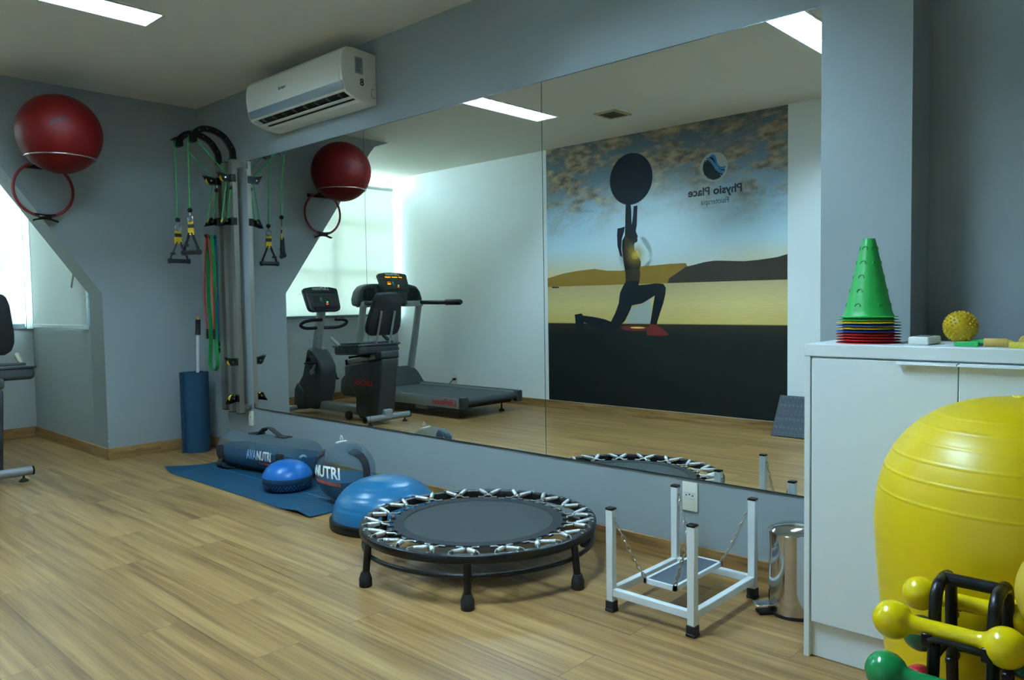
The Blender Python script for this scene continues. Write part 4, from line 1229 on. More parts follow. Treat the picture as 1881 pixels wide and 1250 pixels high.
cols = ['red_cone']*4+['blue_cone', 'yellow_cone', 'blue_cone', 'yellow_cone', 'green_cone', 'green_cone']
clab = ['red marker cone at the very bottom of the nested stack', 'red marker cone second from the bottom of the stack', 'red marker cone third from the bottom of the stack', 'red marker cone just under the lower blue one',
        'lower blue marker cone resting on the red ones', 'lower yellow marker cone between the two blue ones', 'upper blue marker cone between the two yellow ones', 'upper yellow marker cone just under the green ones',
        'green marker cone of which only the rim shows under the top one', 'tall green marker cone on top of the stack on the cabinet']
for i in range(10): cone(i, M[cols[i]], clab[i])

t = thing('remote_control', 'white remote control lying on the cabinet beside the cones', 'remote control', (5.745, -.43, KZ))
MB().box((5.748, -.418, KZ+.013), (.060, .115, .025), Quaternion((0, 0, 1), -.06), .006, 3).build('body', M['white_plastic'], t)
mb = MB()
for k in range(3): mb.box((5.748+(-.015+.015*k), -.40, KZ+.0262), (.009, .02, .003), None, .001, 1)
mb.box((5.748, -.445, KZ+.0262), (.04, .02, .002), None, .0008, 1)
mb.build('buttons', M['grey_ink'], t)

sbz = KZ+.0515
sbc = V(5.818, -.292, sbz)
t = thing('massage_ball', 'yellow spiky massage ball on the cabinet near the wall', 'ball', (sbc.x, sbc.y, KZ))
mb = MB().sphere(sbc, .0465, 40, 24)
n = 190
for k in range(n):
    z = 1-2*(k+.5)/n; ph = k*2.399963
    d = V(math.sqrt(1-z*z)*math.cos(ph), math.sqrt(1-z*z)*math.sin(ph), z)
    mb.tube([sbc+d*.0455, sbc+d*.0500, sbc+d*.0512], [.0034, .0026, .0010], 6)
mb.build('skin', M['spiky'], t)

def small(name, label, cat, loc): return thing(name, label, cat, loc)
t = small('plastic_peg', 'green plastic peg at the cabinet edge, left of the tan foam roll', 'peg', (5.874, -.475, KZ))
MB().prism([(5.845, KZ+.0005), (5.908, KZ+.0005), (5.908, KZ+.014), (5.884, KZ+.016), (5.882, KZ+.0145), (5.846, KZ+.0135)], 'y', -.487, -.465, .0015, 1).build('body', M['green_peg'], t)
MB().bx(5.906, 5.918, -.482, -.470, KZ+.002, KZ+.011).build('tip', M['teal_db'], t)
t = small('plastic_peg', 'green plastic peg behind the tan foam roll, by the spiky ball', 'peg', (5.915, -.31, KZ))
MB().prism([(5.855, KZ+.0005), (5.925, KZ+.0005), (5.925, KZ+.016), (5.912, KZ+.017), (5.905, KZ+.014), (5.857, KZ+.012)], 'y', -.315, -.293, .0015, 1).build('body', M['green_peg'], t)
t = small('foam_roll', 'short tan foam roll with yellow end lying on the cabinet', 'foam roll', (5.945, -.475, KZ))
fq = Quaternion((0, 0, 1), R(10))
def fr_(u): return V(5.950, -.468, KZ+.0128)+fq @ V(u, 0, 0)
MB().tube([fr_(-.031), fr_(-.029), fr_(.026), fr_(.028)], [.0105, .0122, .0122, .0108], 18).build('foam', M['tan_foam'], t)
MB().tube([fr_(.026), fr_(.034), fr_(.042)], [.009, .008, .0035], 14).build('end_plug', M['yellow_foam'], t)
t = small('foam_bar', 'pale yellow foam bar at the cabinet edge, right of the tan roll', 'foam bar', (6.06, -.50, KZ))
MB().box((6.055, -.495, KZ+.0085), (.135, .03, .0165), Quaternion((0, 0, 1), .05), .004, 2).build('bar', M['yellow_foam'], t)
t = small('foam_block', 'tan foam block with yellow stripe behind the yellow foam bar', 'foam block', (6.06, -.38, KZ))
MB().prism([(5.985, KZ+.0005), (6.13, KZ+.0005), (6.13, KZ+.032), (6.005, KZ+.031), (5.998, KZ+.027)], 'y', -.40, -.34, .002, 1).build('block', M['tan_foam'], t)
MB().bx(6.055, 6.131, -.4012, -.3995, KZ+.008, KZ+.022).build('stripe', M['yellow_db'], t)

# ================================================================== BIG YELLOW BALL
yb = V(6.098, -.955, 0)
t = thing('exercise_ball', 'large upright yellow exercise ball in front of the white cabinet', 'ball', yb)
key = [(0, 0), (.06, .006), (.12, .022), (.18, .055), (.225, .10), (.255, .16), (.273, .24), (.284, .33), (.294, .43), (.303, .53), (.309, .62), (.309, .67), (.302, .73), (.287, .785), (.262, .835), (.225, .880), (.175, .917), (.115, .942), (.055, .954), (0, .957)]
P = smooth_path([(a, 0, b) for a, b in key], 6)
pf = []
for p in P:
    r_, z_ = max(p.x, 0), p.z
    for rz in (.335, .735, .785, .825, .862, .893, .918):
        w_ = .005
        if abs(z_-rz) < w_: r_ += .0
    pf.append((r_, z_))
pf[0] = (0, 0); pf[-1] = (0, .957)
# finer sampling near the ribs
pf2 = []
for (a, b) in zip(pf, pf[1:]):
    for k in range(4): pf2.append((a[0]+(b[0]-a[0])*k/4, a[1]+(b[1]-a[1])*k/4))
pf2.append(pf[-1])
pf3 = []
for r_, z_ in pf2:
    for rz in (.335, .735, .785, .825, .862, .893, .918):
        if abs(z_-rz) < .004: r_ += .0013*(1-abs(z_-rz)/.004)
    pf3.append((r_, z_))
pf3[0] = (0, 0); pf3[-1] = (0, .957)
MB().lathe(pf3, yb, 96).build('skin', M['yellow_ball'], t, angle=60)
MB().lathe([(.022, .957), (.02, .961), (0, .962)], yb, 20).build('valve', M['yellow_db'], t)

# ================================================================== DUMBBELL RACK
DX0, DX1 = 6.042, 6.140
rk = thing('dumbbell_rack', 'black dumbbell rack with carry handle beside the big yellow ball', 'dumbbell rack', ((DX0+DX1)/2, -1.385, 0))
def uprights(xx):
    f_ = smooth_path([(xx, -1.385, .640), (xx, -1.425, .632), (xx, -1.442, .600), (xx, -1.448, .52), (xx, -1.475, .30), (xx, -1.50, .02)], 6)
    b_ = smooth_path([(xx, -1.385, .640), (xx, -1.345, .632), (xx, -1.328, .600), (xx, -1.322, .52), (xx, -1.295, .30), (xx, -1.27, .02)], 6)
    return f_, b_
for xx in (DX0, DX1):
    f_, b_ = uprights(xx)
    for q in (f_, b_): MB().tube(q, .0115, 12).build('upright', M['black_plastic'], rk)
    MB().cyl((xx, -1.475, .30), (xx, -1.295, .30), .008, 10).cyl((xx, -1.45, .50), (xx, -1.32, .50), .007, 10).build('side_brace', M['black_plastic'], rk)
MB().tube([(DX0, -1.385, .640), (DX1, -1.385, .640)], .012, 14).build('carry_handle', M['black_plastic'], rk)
for yy, zz in ((-1.50, .02), (-1.27, .02)):
    MB().bx(DX0-.05, DX1+.05, yy-.02, yy+.02, 0, .03, .006, 2).build('foot_bar', M['black_plastic'], rk)
TIER = [(.568, -1.478, -1.300), (.478, -1.515, -1.288), (.372, -1.535, -1.288)]
rh = .0165
for zz, yf, ybk in TIER:
    for yy, sg, leg in ((yf, -1, -1.45), (ybk, 1, -1.32)):
        mb = MB()
        for xx in (DX0, DX1):
            mb.box((xx, (yy+leg)/2-sg*.004, zz-rh-.010), (.018, abs(yy-leg)+.016, .014), None, .003, 1)
            mb.box((xx, yy+sg*(rh+.006), zz-rh+.002), (.018, .008, .026), None, .002, 1)
        mb.tube(smooth_path([(DX0+.004, yy+sg*(rh+.007), zz-rh+.004), (DX0+.02, yy+sg*(rh+.008), zz-rh+.008), (DX1-.02, yy+sg*(rh+.008), zz-rh+.008), (DX1-.004, yy+sg*(rh+.007), zz-rh+.004)], 4), .0055, 8)
        mb.build('cradle', M['black_plastic'], rk)

def dumbbell_mesh(hr, L_, rh_):
    pf = []
    hc = L_/2
    n = 18
    a_end = math.acos(min(1, (rh_+.004)/hr))
    for k in range(n+1):
        a = -PI/2+(PI/2+a_end)*k/n
        pf.append((max(0, hr*math.cos(a)), -hc+hr*math.sin(a)))
    pf += [(rh_+.0015, -hc+hr*math.sin(a_end)+.006), (rh_, -hc+hr*math.sin(a_end)+.014), (rh_, 0)]
    full = pf+[(r_, -z_) for r_, z_ in reversed(pf[:-1])]
    full[0] = (0, full[0][1]); full[-1] = (0, full[-1][1])
    return MB().lathe(full, (0, 0, 0), 40, QX)
specs = [(0, 0, 'yellow_db', .0365, .187, 'yellow vinyl dumbbell on the front of the rack, above the green one'),
         (0, 1, 'yellow_db', .0345, .187, 'yellow vinyl dumbbell on the rear of the rack, behind the carry handle'),
         (1, 0, 'green_db', .0385, .187, 'green vinyl dumbbell on the front of the rack, lower tier'),
         (1, 1, 'teal_db', .0375, .187, 'dark green vinyl dumbbell on the rear of the rack under the yellow one'),
         (2, 1, 'red_db', .036, .187, 'dark red vinyl dumbbell low on the rear of the rack')]
for ti, side, mt_, hr_, L_, lb in specs:
    zz, yf, ybk = TIER[ti]
    yy = yf if side == 0 else ybk
    x_c = 6.071
    t = thing('dumbbell', lb, 'dumbbell', (x_c, yy, zz), 'vinyl dumbbells on the rack')
    mb = dumbbell_mesh(hr_, L_, rh).xform(Matrix.Translation((x_c, yy, zz)))
    mb.build('body', M[mt_], t)
t = thing('soft_ball', 'mustard yellow ball cut off by the right edge, resting on the dumbbells', 'ball', (6.262, -1.385, .65))
MB().sphere((6.262, -1.385, .655), .100, 48, 30).build('skin', M['mustard_ball'], t)
MB().lathe([(.008, .0995), (.006, .1015), (0, .1018)], (6.262, -1.385, .655), 16).build('valve', M['yellow_db'], t)

# ================================================================== MURAL
PXA, PXB, PZA = .865, 3.605, .092
YP = D+.0008
mu = thing('wall_mural', 'large printed sunset mural of a lunging woman on the back wall', 'mural', (PXA, D, PZA))
MB().bx(PXA, PXB, D+.0002, YP, PZA, H-.001).build('print_sheet', M['mural'], mu)
def flat(name, poly, lvl, mt, label=None):
    return MB().prism(poly, 'y', YP, YP+.0004*lvl).build(name, mt, mu, label=label)
HILL1 = [(.866, 1.448), (1.1, 1.494), (1.31, 1.516), (1.514, 1.527), (1.671, 1.502), (1.862, 1.494), (2.084, 1.526), (2.263, 1.533), (2.436, 1.54), (2.603, 1.539), (2.70, 1.352), (.866, 1.352)]
HILL2 = [(2.42, 1.40), (2.503, 1.445), (2.603, 1.504), (2.70, 1.52), (2.798, 1.539), (2.90, 1.548), (2.986, 1.544), (3.197, 1.529), (3.342, 1.535), (3.512, 1.551), (3.604, 1.573), (3.604, 1.351), (2.401, 1.353)]
BODY = [(1.917, 2.164), (1.977, 2.158), (1.984, 2.091), (1.985, 1.951), (1.996, 1.994), (2.005, 2.054), (2.012, 2.137), (2.058, 2.14), (2.053, 2.05), (2.048, 1.946), (2.035, 1.886), (2.043, 1.868), (2.051, 1.85), (2.061, 1.827), (2.051, 1.815), (2.057, 1.797), (2.05, 1.775), (2.025, 1.77), (2.013, 1.748), (2.019, 1.703), (2.025, 1.668), (2.066, 1.627), (2.094, 1.577), (2.09, 1.534), (2.077, 1.508), (2.085, 1.455), (2.076, 1.386), (2.063, 1.342), (2.15, 1.345), (2.272, 1.354), (2.351, 1.347), (2.381, 1.309), (2.374, 1.24), (2.35, 1.155), (2.31, 1.052), (2.279, .966), (2.275, .945), (2.309, .923), (2.368, .881), (2.404, .864), (2.403, .839), (2.288, .831), (2.156, .839), (2.163, .895), (2.198, .948), (2.215, 1.035), (2.234, 1.139), (2.255, 1.234), (2.19, 1.2), (2.107, 1.158), (1.982, 1.138), (1.96, 1.088), (1.895, .981), (1.786, .881), (1.73, .853), (1.653, .879), (1.518, .924), (1.368, .96), (1.362, .866), (1.342, .819), (1.283, .837), (1.256, .94), (1.243, 1.044), (1.334, 1.057), (1.357, 1.034), (1.496, 1.02), (1.632, .998), (1.721, .971), (1.777, 1.062), (1.821, 1.16), (1.828, 1.214), (1.838, 1.268), (1.877, 1.338), (1.91, 1.382), (1.908, 1.462), (1.89, 1.551), (1.876, 1.641), (1.868, 1.73), (1.871, 1.8), (1.904, 1.851), (1.909, 1.957), (1.912, 2.062)]
PONY = [(1.844, 1.93), (1.814, 1.929), (1.807, 1.858), (1.812, 1.751), (1.842, 1.651), (1.869, 1.632), (1.855, 1.713), (1.865, 1.819), (1.893, 1.887), (1.905, 1.94)]
SHOE = [(2.275, .945), (2.309, .923), (2.368, .881), (2.404, .864), (2.403, .839), (2.288, .831), (2.156, .839), (2.163, .895), (2.198, .948)]
flat('printed_hills', HILL1, 1, M['print_hill'])
flat('printed_hills', HILL2, 2, M['print_hill2'])
flat('printed_boat', [(.93, 1.352), (1.02, 1.350), (1.03, 1.336), (.925, 1.338)], 2, M['print_dark'])
glint = [(2.02+.17*math.cos(a), .905+.028*math.sin(a)) for a in [2*PI*k/24 for k in range(24)]]
flat('printed_glint', glint, 2, M['print_shoe'])
flat('printed_glint', [(2.05+.09*math.cos(a), .912+.009*math.sin(a)) for a in [2*PI*k/20 for k in range(20)]], 3, M['print_sun'])
flat('printed_reflection', [(1.985, 1.12), (2.10, 1.15), (2.20, 1.20), (2.215, 1.10), (2.20, .957), (1.90, .957)], 2, M['emb_white'])
flat('printed_figure', BODY, 4, M['print_dark'], 'dark silhouette of a lunging woman')
flat('printed_hair', PONY, 5, M['print_dark'])
flat('printed_waist', [(1.914, 1.385), (2.074, 1.386), (2.083, 1.455), (2.075, 1.505), (1.915, 1.50), (1.911, 1.462)], 5, M['print_skin'])
flat('printed_shoulder', [(1.90, 1.85), (1.975, 1.80), (2.0, 1.72), (2.045, 1.655), (1.97, 1.66), (1.90, 1.72)], 5, M['print_skin'])
flat('printed_sun', [(2.03+.2*math.cos(a), 1.648+.2*math.sin(a)) for a in [2*PI*k/32 for k in range(32)]], 6, M['print_glow'])
flat('printed_shoe', SHOE, 5, M['print_shoe'])
flat('printed_ball', [(1.98+.256*math.cos(a), 2.413+.258*math.sin(a)) for a in [2*PI*k/64 for k in range(64)]], 3, M['print_ball'])
EC = (2.899, 2.415)
flat('emblem_disc', [(EC[0]+.142*math.cos(a), EC[1]+.135*math.sin(a)) for a in [2*PI*k/56 for k in range(56)]], 2, M['emb_white'])
EDARK = [(2.81, 2.485), (2.874, 2.436), (2.922, 2.387), (2.977, 2.321), (2.949, 2.303), (2.898, 2.295), (2.842, 2.317), (2.801, 2.359), (2.787, 2.411), (2.793, 2.454)]
EB1 = [(2.858, 2.518), (2.878, 2.531), (2.902, 2.529), (2.918, 2.513), (2.929, 2.479), (2.938, 2.442), (2.958, 2.415), (2.985, 2.406), (3.021, 2.41), (3.018, 2.389), (2.985, 2.385), (2.958, 2.39), (2.934, 2.411), (2.918, 2.445), (2.906, 2.479), (2.89, 2.503), (2.87, 2.513)]
EB2 = [(2.822, 2.497), (2.834, 2.51), (2.854, 2.503), (2.882, 2.475), (2.91, 2.439), (2.93, 2.404), (2.954, 2.379), (2.985, 2.365), (3.013, 2.365), (3.005, 2.348), (2.969, 2.349), (2.938, 2.371), (2.914, 2.402), (2.89, 2.438), (2.866, 2.466), (2.838, 2.492)]
EDK1 = [(2.846, 2.509), (2.87, 2.513), (2.89, 2.503), (2.91, 2.471), (2.922, 2.43), (2.942, 2.399), (2.969, 2.385), (3.013, 2.383), (3.01, 2.367), (2.977, 2.371), (2.95, 2.387), (2.928, 2.415), (2.91, 2.446), (2.886, 2.478), (2.858, 2.502)]
EDK2 = [(2.816, 2.486), (2.834, 2.491), (2.862, 2.468), (2.89, 2.434), (2.914, 2.395), (2.942, 2.366), (2.977, 2.348), (2.997, 2.343), (2.983, 2.326), (2.954, 2.347), (2.922, 2.38), (2.874, 2.429)]
flat('emblem_wave', EDK2, 3, M['emb_dark']); flat('emblem_wave', EDARK, 4, M['emb_dark'])
flat('emblem_wave', EDK1, 3, M['emb_dark']); flat('emblem_wave', EB1, 5, M['emb_blue']); flat('emblem_wave', EB2, 5, M['emb_blue'])
def on_back(x, z): return face_mat((x, YP+.0012, z), (-1, 0, 0), (0, 0, 1))
def fit_text(txt, w, xc, zc, size, bold, mt, parent, name, label=None, xs=1.):
    mb = text_mb(txt, size, Matrix.Identity(4), bold=bold)
    X = [v.co.x for v in mb.bm.verts]; k = w/(max(X)-min(X))
    mb.xform(on_back(xc, zc) @ Matrix.Diagonal((k, 1, 1, 1)))
    return mb.build(name, mt, parent, label=label)
fit_text('Physio Place', .55, 2.908, 2.196, .105, .003, M['dark_ink'], mu, 'lettering')
fit_text('Fisioterapia', .285, 2.910, 2.098, .076, 0, M['grey_ink2'], mu, 'small_lettering')

# leaning studded mat
t = thing('rubber_mat', 'dark studded rubber mat leaning against the back wall beside the mural', 'mat', (3.9, D+.1, 0))
ang = math.atan2(.33, .195)
Lm = .385
mb = MB().box((0, 0, 0), (.85, Lm, .012), None, .003, 1)
mb.xform(Matrix.Translation((3.975, D+.115, .168)) @ Matrix.Rotation(-ang, 4, 'X'))
mb.build('sheet', M['studs'], t)

# socket behind the treadmill with plug
sk = socket(-.662, .235, .07, .115, 'cream power socket with a black plug behind the treadmill', True, D, 1)

# ================================================================== RECUMBENT BIKE
BYc = -1.69
bk = thing('recumbent_bike', 'charcoal recumbent exercise bike in the window recess seen in the mirror', 'exercise bike', (-.35, BYc, 0))
def bar_y(x, z, r, y0, y1, name, feet=True):
    o = MB().cyl((x, y0, z), (x, y1, z), r, 24).build(name, M['machine_grey'], bk)
    for ya_, yb_ in ((y0-.012, y0), (y1, y1+.012)): MB().cyl((x, ya_, z), (x, yb_, z), r+.001, 24).build('end_cap', M['black_plastic'], o)
    for yy in (y0+.05, y1-.05):
        MB().lathe([(.03, 0), (.03, .008), (.012, .022), (.007, .026), (.007, z-r+.004)], (x, yy, 0), 20).build('levelling_foot', M['rubber'], o)
bar_y(.33, .07, .031, -1.96, -1.425, 'rear_stabiliser')
bar_y(-1.13, .06, .028, -1.96, -1.40, 'front_stabiliser')
MB().bx(-1.05, .36, BYc-.055, BYc+.055, .055, .15, .02, 3).build('frame_beam', M['machine_grey'], bk)
fp = [(-1.15, .06), (-1.17, .20), (-1.13, .33), (-1.04, .42), (-.985, .56), (-.945, .69), (-.90, .735), (-.83, .725), (-.73, .63), (-.665, .53), (-.66, .44), (-.69, .27), (-.74, .16), (-.78, .06)]
MB().prism(fp, 'y', BYc-.105, BYc+.105, .035, 4).build('front_housing', M['machine'], bk)
MB().prism([(-1.13, .05), (-1.18, .07), (-1.16, .27), (-1.10, .34), (-.98, .24), (-.98, .05)], 'y', BYc-.13, BYc+.13, .02, 3).build('front_cover', M['machine'], bk)
MB().tube([(-.895, BYc, .68), (-.775, BYc, 1.15)], [.062, .056], 20, flat=.75).build('console_post', M['machine_grey'], bk)
# console
def console(parent, c, w, h, tilt, th, mat_b, lit):
    Q = Matrix.Translation(c) @ Matrix.Rotation(-tilt, 4, 'Y')
    pts = []
    hw, hh = w/2, h/2
    outline = [(-hw*.86, -hh*.92), (-hw*.68, -hh), (hw*.68, -hh), (hw*.86, -hh*.92), (hw*.93, -hh*.7), (hw, hh*.72), (hw*.95, hh*.86), (hw*.55, hh*.97), (0, hh), (-hw*.55, hh*.97), (-hw*.95, hh*.86), (-hw, hh*.72), (-hw*.93, -hh*.7)]
    body = MB().prism(outline, 'x', -th/2, th/2, .012, 3).xform(Q).build('console', mat_b, parent)
    def loc(u, v): return Q @ V(th/2+.0008, u, v)
    xd = (Q.to_3x3() @ V(0, 1, 0)); yd = (Q.to_3x3() @ V(0, 0, 1))
    MB().prism([(-hw*.80, -hh*.72), (hw*.80, -hh*.72), (hw*.88, hh*.66), (0, hh*.72), (-hw*.88, hh*.66)], 'x', th/2-.002, th/2+.0005).xform(Q).build('face_plate', M['machine_dark'], body)
    text_mb('LifeFitness', w*.115, face_mat(loc(0, hh*.80), xd, yd), bold=.0004, shear=.2).build('brand_text', M['white_ink'], body)
    def rects(name, mt, L_):
        mb = MB()
        for u, v, a, b in L_: mb.bx(th/2+.0004, th/2+.0016, u-a/2, u+a/2, v-b/2, v+b/2)
        mb.xform(Q).build(name, mt, body)
    rects('display', M['dark_void'], [(0, hh*.50, w*.66, h*.075), (hw*.42, -hh*.08, w*.16, h*.24)])
    rects('key_marks', M['grey_ink'], [(-hw*.42, hh*.28-k*h*.055, w*.022, h*.016) for k in range(6)]+[(hw*.08, hh*.28-k*h*.055, w*.022, h*.016) for k in range(6)]+[(-hw*.5+k*w*.11, hh*.36, w*.06, h*.012) for k in range(9)])
    rects('green_key', M['lit_green'], [(-hw*.2, -hh*.30, w*.05, h*.045), (hw*.14, hh*.02, w*.02, h*.02), (hw*.14, -hh*.12, w*.02, h*.02)])
    rects('red_key', M['lit_red'], [(-hw*.17, -hh*.46, w*.06, h*.05)])
    if lit:
        rects('lit_digits', M['lit_orange'], [(-w*.29+k*w*.04, hh*.50+((k*7) % 3-1)*h*.008, w*.026, h*.05) for k in range(15) if k not in (3, 9)]+[(hw*.42+dx, -hh*.08+dz_, w*.032, h*.05) for dx in (-w*.04, 0, w*.04) for dz_ in (-h*.045, h*.045)])
    MB().prism([(-hw*.62, -hh*.86), (hw*.62, -hh*.86), (hw*.66, -hh*.70), (-hw*.66, -hh*.70)], 'x', th/2-.004, th/2+.012).xform(Q).build('tray_lip', M['black_plastic'], body)
    return body
console(bk, V(-.765, BYc-.0, 1.25), .43, .285, R(22), .055, M['machine_dark'], False)
for s_ in (-1, 1):
    MB().tube(smooth_path([(-.83, BYc, .945), (-.81, BYc+s_*.10, .942), (-.78, BYc+s_*.20, .945), (-.755, BYc+s_*.265, .965), (-.73, BYc+s_*.285, .990), (-.70, BYc+s_*.26, 1.015), (-.665, BYc+s_*.19, 1.03), (-.64, BYc+s_*.085, 1.033)], 6), .0175, 12).build('handlebar', M['rubber'], bk)
# crank and pedals
cr_ = V(-.80, BYc, .47)
for s_, dirv in ((1, V(.07, 0, .10)), (-1, V(-.07, 0, -.10))):
    yy = BYc+s_*.125
    o = MB().cyl((cr_.x, BYc+s_*.09, cr_.z), (cr_.x, yy+s_*.01, cr_.z), .03, 20).tube([(cr_.x, yy, cr_.z), (cr_.x+dirv.x, yy, cr_.z+dirv.z)], [.016, .013], 12).build('crank', M['machine_grey'], bk)
    pc = V(cr_.x+dirv.x, yy+s_*.06, cr_.z+dirv.z)
    MB().box(pc, (.11, .095, .022), None, .006, 2).build('pedal', M['black_plastic'], o)
    MB().ribbon([(pc.x-.05*math.cos(a), pc.y, pc.z+.002+.075*math.sin(a)) for a in [PI*k/12 for k in range(13)]], (0, 1, 0), .05, .004).build('toe_strap', M['webbing'], o)
# rear housing and seat
rp_ = [(-.235, .565), (-.235, .43), (-.20, .39), (-.075, .285), (-.05, .23), (-.065, .08), (.0, .055), (.27, .06), (.315, .09), (.40, .58), (.40, .66)]
MB().prism(rp_, 'y', BYc-.105, BYc+.105, .022, 3).build('rear_housing', M['machine'], bk)
sl = MB().box((.06, BYc, .645), (.60, .13, .05), Quaternion((0, 1, 0), -.165), .008, 2).build('seat_rail', M['aluminium'], bk)
MB().box((.345, BYc, .69), (.12, .225, .075), Quaternion((0, 1, 0), -.12), .02, 3).build('rail_end_cover', M['machine'], bk)
MB().box((-.245, BYc, .592), (.03, .15, .06), Quaternion((0, 1, 0), -.165), .006, 2).build('rail_front_cap', M['black_plastic'], bk)
MB().box((.11, BYc+.07, .745), (.42, .50, .10), Quaternion((0, 1, 0), -.05), .03, 4).box((.11, BYc+.07, .785), (.44, .52, .02), Quaternion((0, 1, 0), -.05), .008, 2).build('seat', M['machine'], bk)
MB().box((.10, BYc+.07, .80), (.36, .42, .03), Quaternion((0, 1, 0), -.05), .014, 3).build('seat_cushion', M['upholstery'], bk)
MB().bx(-.05, .16, BYc-.08, BYc+.08, .655, .70, .01, 2).build('seat_carriage', M['black_plastic'], bk)
MB().tube([(.02, BYc+.06, .67), (.0, BYc+.17, .665), (-.01, BYc+.2, .66)], [.008, .010, .014], 10).build('seat_lever', M['black_plastic'], bk)
# seat back
def tb(u, v, w): # local: u across (y), v up along the back, w thickness behind
    tl = R(17)
    return V(.265+v*math.sin(tl)+w*math.cos(tl), BYc+u, .885+v*math.cos(tl)-w*math.sin(tl))
ol = [(-.15, 0), (-.19, .03), (-.205, .09), (-.20, .16), (-.165, .36), (-.14, .42), (-.10, .435), (.10, .435), (.14, .42), (.165, .36), (.20, .16), (.205, .09), (.19, .03), (.15, 0)]
mb = MB().prism([(a, b) for a, b in ol], 'x', -.03, .03, .018, 3)
for v in mb.bm.verts: v.co = tb(v.co.y, v.co.z, v.co.x)
mb.build('backrest', M['upholstery'], bk)
for s_ in (-1, 1):
    mb = MB()
    P = [tb(s_*.082, .26, .045), tb(s_*.082, .05, .045), tb(s_*.082, -.06, .045), V(.28, BYc+s_*.082, .70)]
    mb.tube(P, .0175, 4, flat=.7)
    mb.build('backrest_rail', M['machine_grey'], bk)
MB().cyl((.28, BYc-.1, .712), (.28, BYc+.1, .712), .014, 12).build('backrest_hinge', M['machine_dark'], bk)
for s_ in (-1, 1):
    o = MB().tube(smooth_path([(.16, BYc+s_*.18, .715), (.14, BYc+s_*.30, .725), (.06, BYc+s_*.325, .755), (-.02, BYc+s_*.325, .80)], 6), .016, 12).build('side_handle', M['machine_dark'], bk)
    MB().cyl((.015, BYc+s_*.325, .780), (-.125, BYc+s_*.325, .86), .0185, 14).build('hand_grip', M['aluminium'] if s_ > 0 else M['rubber'], o)
# lettering on the side facing the mirror
def on_side(x, y, z): return face_mat((x, y, z), (-1, 0, 0), (0, 0, 1))
text_mb('LifeCycle', .082, on_side(.10, BYc+.1062, .405), bold=.0012, shear=.25).build('lettering', M['red_ink'], bk)
for s_ in (-1, 1):
    MB().lathe([(.012, -.02), (.04, -.02), (.045, -.012), (.045, .012), (.04, .02), (.012, .02)], (-.20, BYc+s_*.085, .048), 20, Quaternion((1, 0, 0), PI/2)).build('transport_wheel', M['rubber'], bk)

# ================================================================== TREADMILL
TYc = -2.75
tm = thing('treadmill', 'dark grey treadmill with lit console by the window seen in the mirror', 'treadmill', (-.2, TYc, 0))
XE = .775
for s_ in (-1, 1):
    yy = TYc+s_*.41
    o = MB().bx(-1.05, XE-.055, yy-.04, yy+.04, .108, .222, .006, 2).build('side_rail', M['machine_grey'], tm)
    MB().bx(XE-.06, XE, yy-.041, yy+.041, .104, .226, .008, 2).build('end_cap', M['machine'], o)
    MB().bx(-1.0, XE-.058, yy-.036, yy+.036, .2215, .2265, .002, 1).build('foot_strip', M['belt'], o)
b_ = MB().bx(-.95, XE-.02, TYc-.37, TYc+.37, .155, .205).cyl((XE-.035, TYc-.365, .175), (XE-.035, TYc+.365, .175), .033, 28).build('running_belt', M['belt'], tm)
MB().bx(-1.0, XE-.09, TYc-.36, TYc+.36, .10, .15).build('deck', M['black_metal'], tm)
MB().bx(-.05, .14, TYc-.38, TYc+.38, .055, .11).build('cross_member', M['machine_grey'], tm)
for xx in (-1.0, .60):
    for s_ in (-1, 1):
        MB().lathe([(.032, 0), (.032, .012), (.012, .024), (.009, .03), (.009, .112)], (xx, TYc+s_*.30, 0), 20).build('levelling_foot', M['rubber'], tm)
mc = [(-1.30, .10), (-1.36, .16), (-1.34, .30), (-1.22, .40), (-1.08, .42), (-.96, .34), (-.86, .235), (-.84, .20), (-.9, .10)]
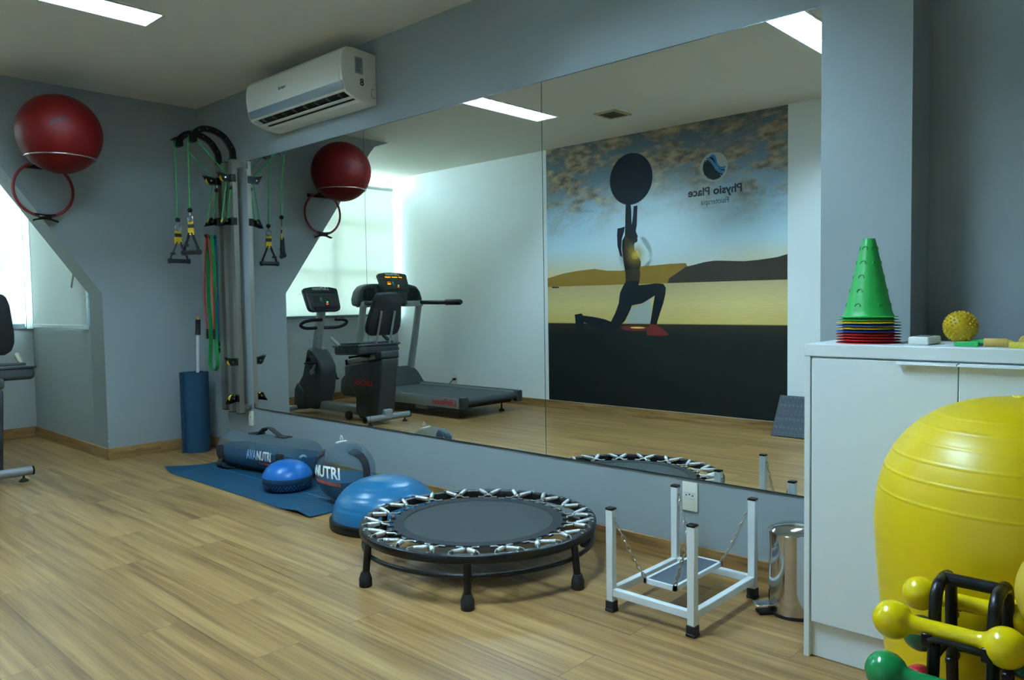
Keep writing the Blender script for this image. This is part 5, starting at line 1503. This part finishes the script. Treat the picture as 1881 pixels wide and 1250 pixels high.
MB().prism(mc, 'y', TYc-.45, TYc+.45, .02, 3).build('motor_cover', M['machine'], tm)
for s_ in (-1, 1):
    yy = TYc+s_*.415
    MB().tube([(-1.09, yy, .33), (-1.0, yy, .70), (-.90, yy, 1.18)], [.05, .048, .046], 18, flat=.8).build('upright', M['machine_grey'], tm)
    o = MB().tube(smooth_path([(-1.0, yy, 1.215), (-.85, yy, 1.205), (-.55, yy, 1.20), (-.37, yy, 1.20)], 5), .026, 16).build('handrail', M['machine_dark'], tm)
    MB().tube([(-.41, yy, 1.20), (-.395, yy, 1.20), (-.16, yy, 1.20), (-.135, yy, 1.20)], [.028, .034, .034, .024], 18).build('hand_grip', M['rubber'], o)
hw = .475
hood = [(-hw, 1.17), (-hw-.01, 1.25), (-hw+.02, 1.34), (-hw+.08, 1.405), (-hw+.2, 1.43), (hw-.2, 1.43), (hw-.08, 1.405), (hw-.02, 1.34), (hw+.01, 1.25), (hw, 1.17)]
MB().prism([(TYc+a, b) for a, b in hood], 'x', -1.06, -.90, .03, 4).build('console_hood', M['machine'], tm)
MB().bx(-1.02, -.84, TYc-.45, TYc+.45, 1.155, 1.225, .02, 3).build('lower_console', M['machine_grey'], tm)
for s_ in (-1, 1):
    pts = [(TYc+s_*.235, 1.235), (TYc+s_*.40, 1.235), (TYc+s_*.425, 1.28), (TYc+s_*.40, 1.36), (TYc+s_*.33, 1.385), (TYc+s_*.255, 1.38)]
    MB().prism(pts, 'x', -.905, -.897).build('cup_recess', M['dark_void'], tm)
console(tm, V(-.86, TYc, 1.435), .43, .265, R(24), .05, M['machine_dark'], True)
text_mb('LifeFitness', .088, on_side(.50, TYc+.4512, .163), bold=.0012, shear=.25).build('lettering', M['red_ink'], tm)
MB().tube(smooth_path([(-.662, D+.012, .235), (-.662, D+.06, .225), (-.70, D+.10, .16), (-.80, D+.13, .03), (-1.0, D+.16, .008), (-1.2, TYc-.44, .012), (-1.28, TYc-.40, .12)], 6), .0055, 8).box((-.662, D+.03, .235), (.035, .04, .03), None, .006, 2).build('power_cord', M['black_plastic'], tm)
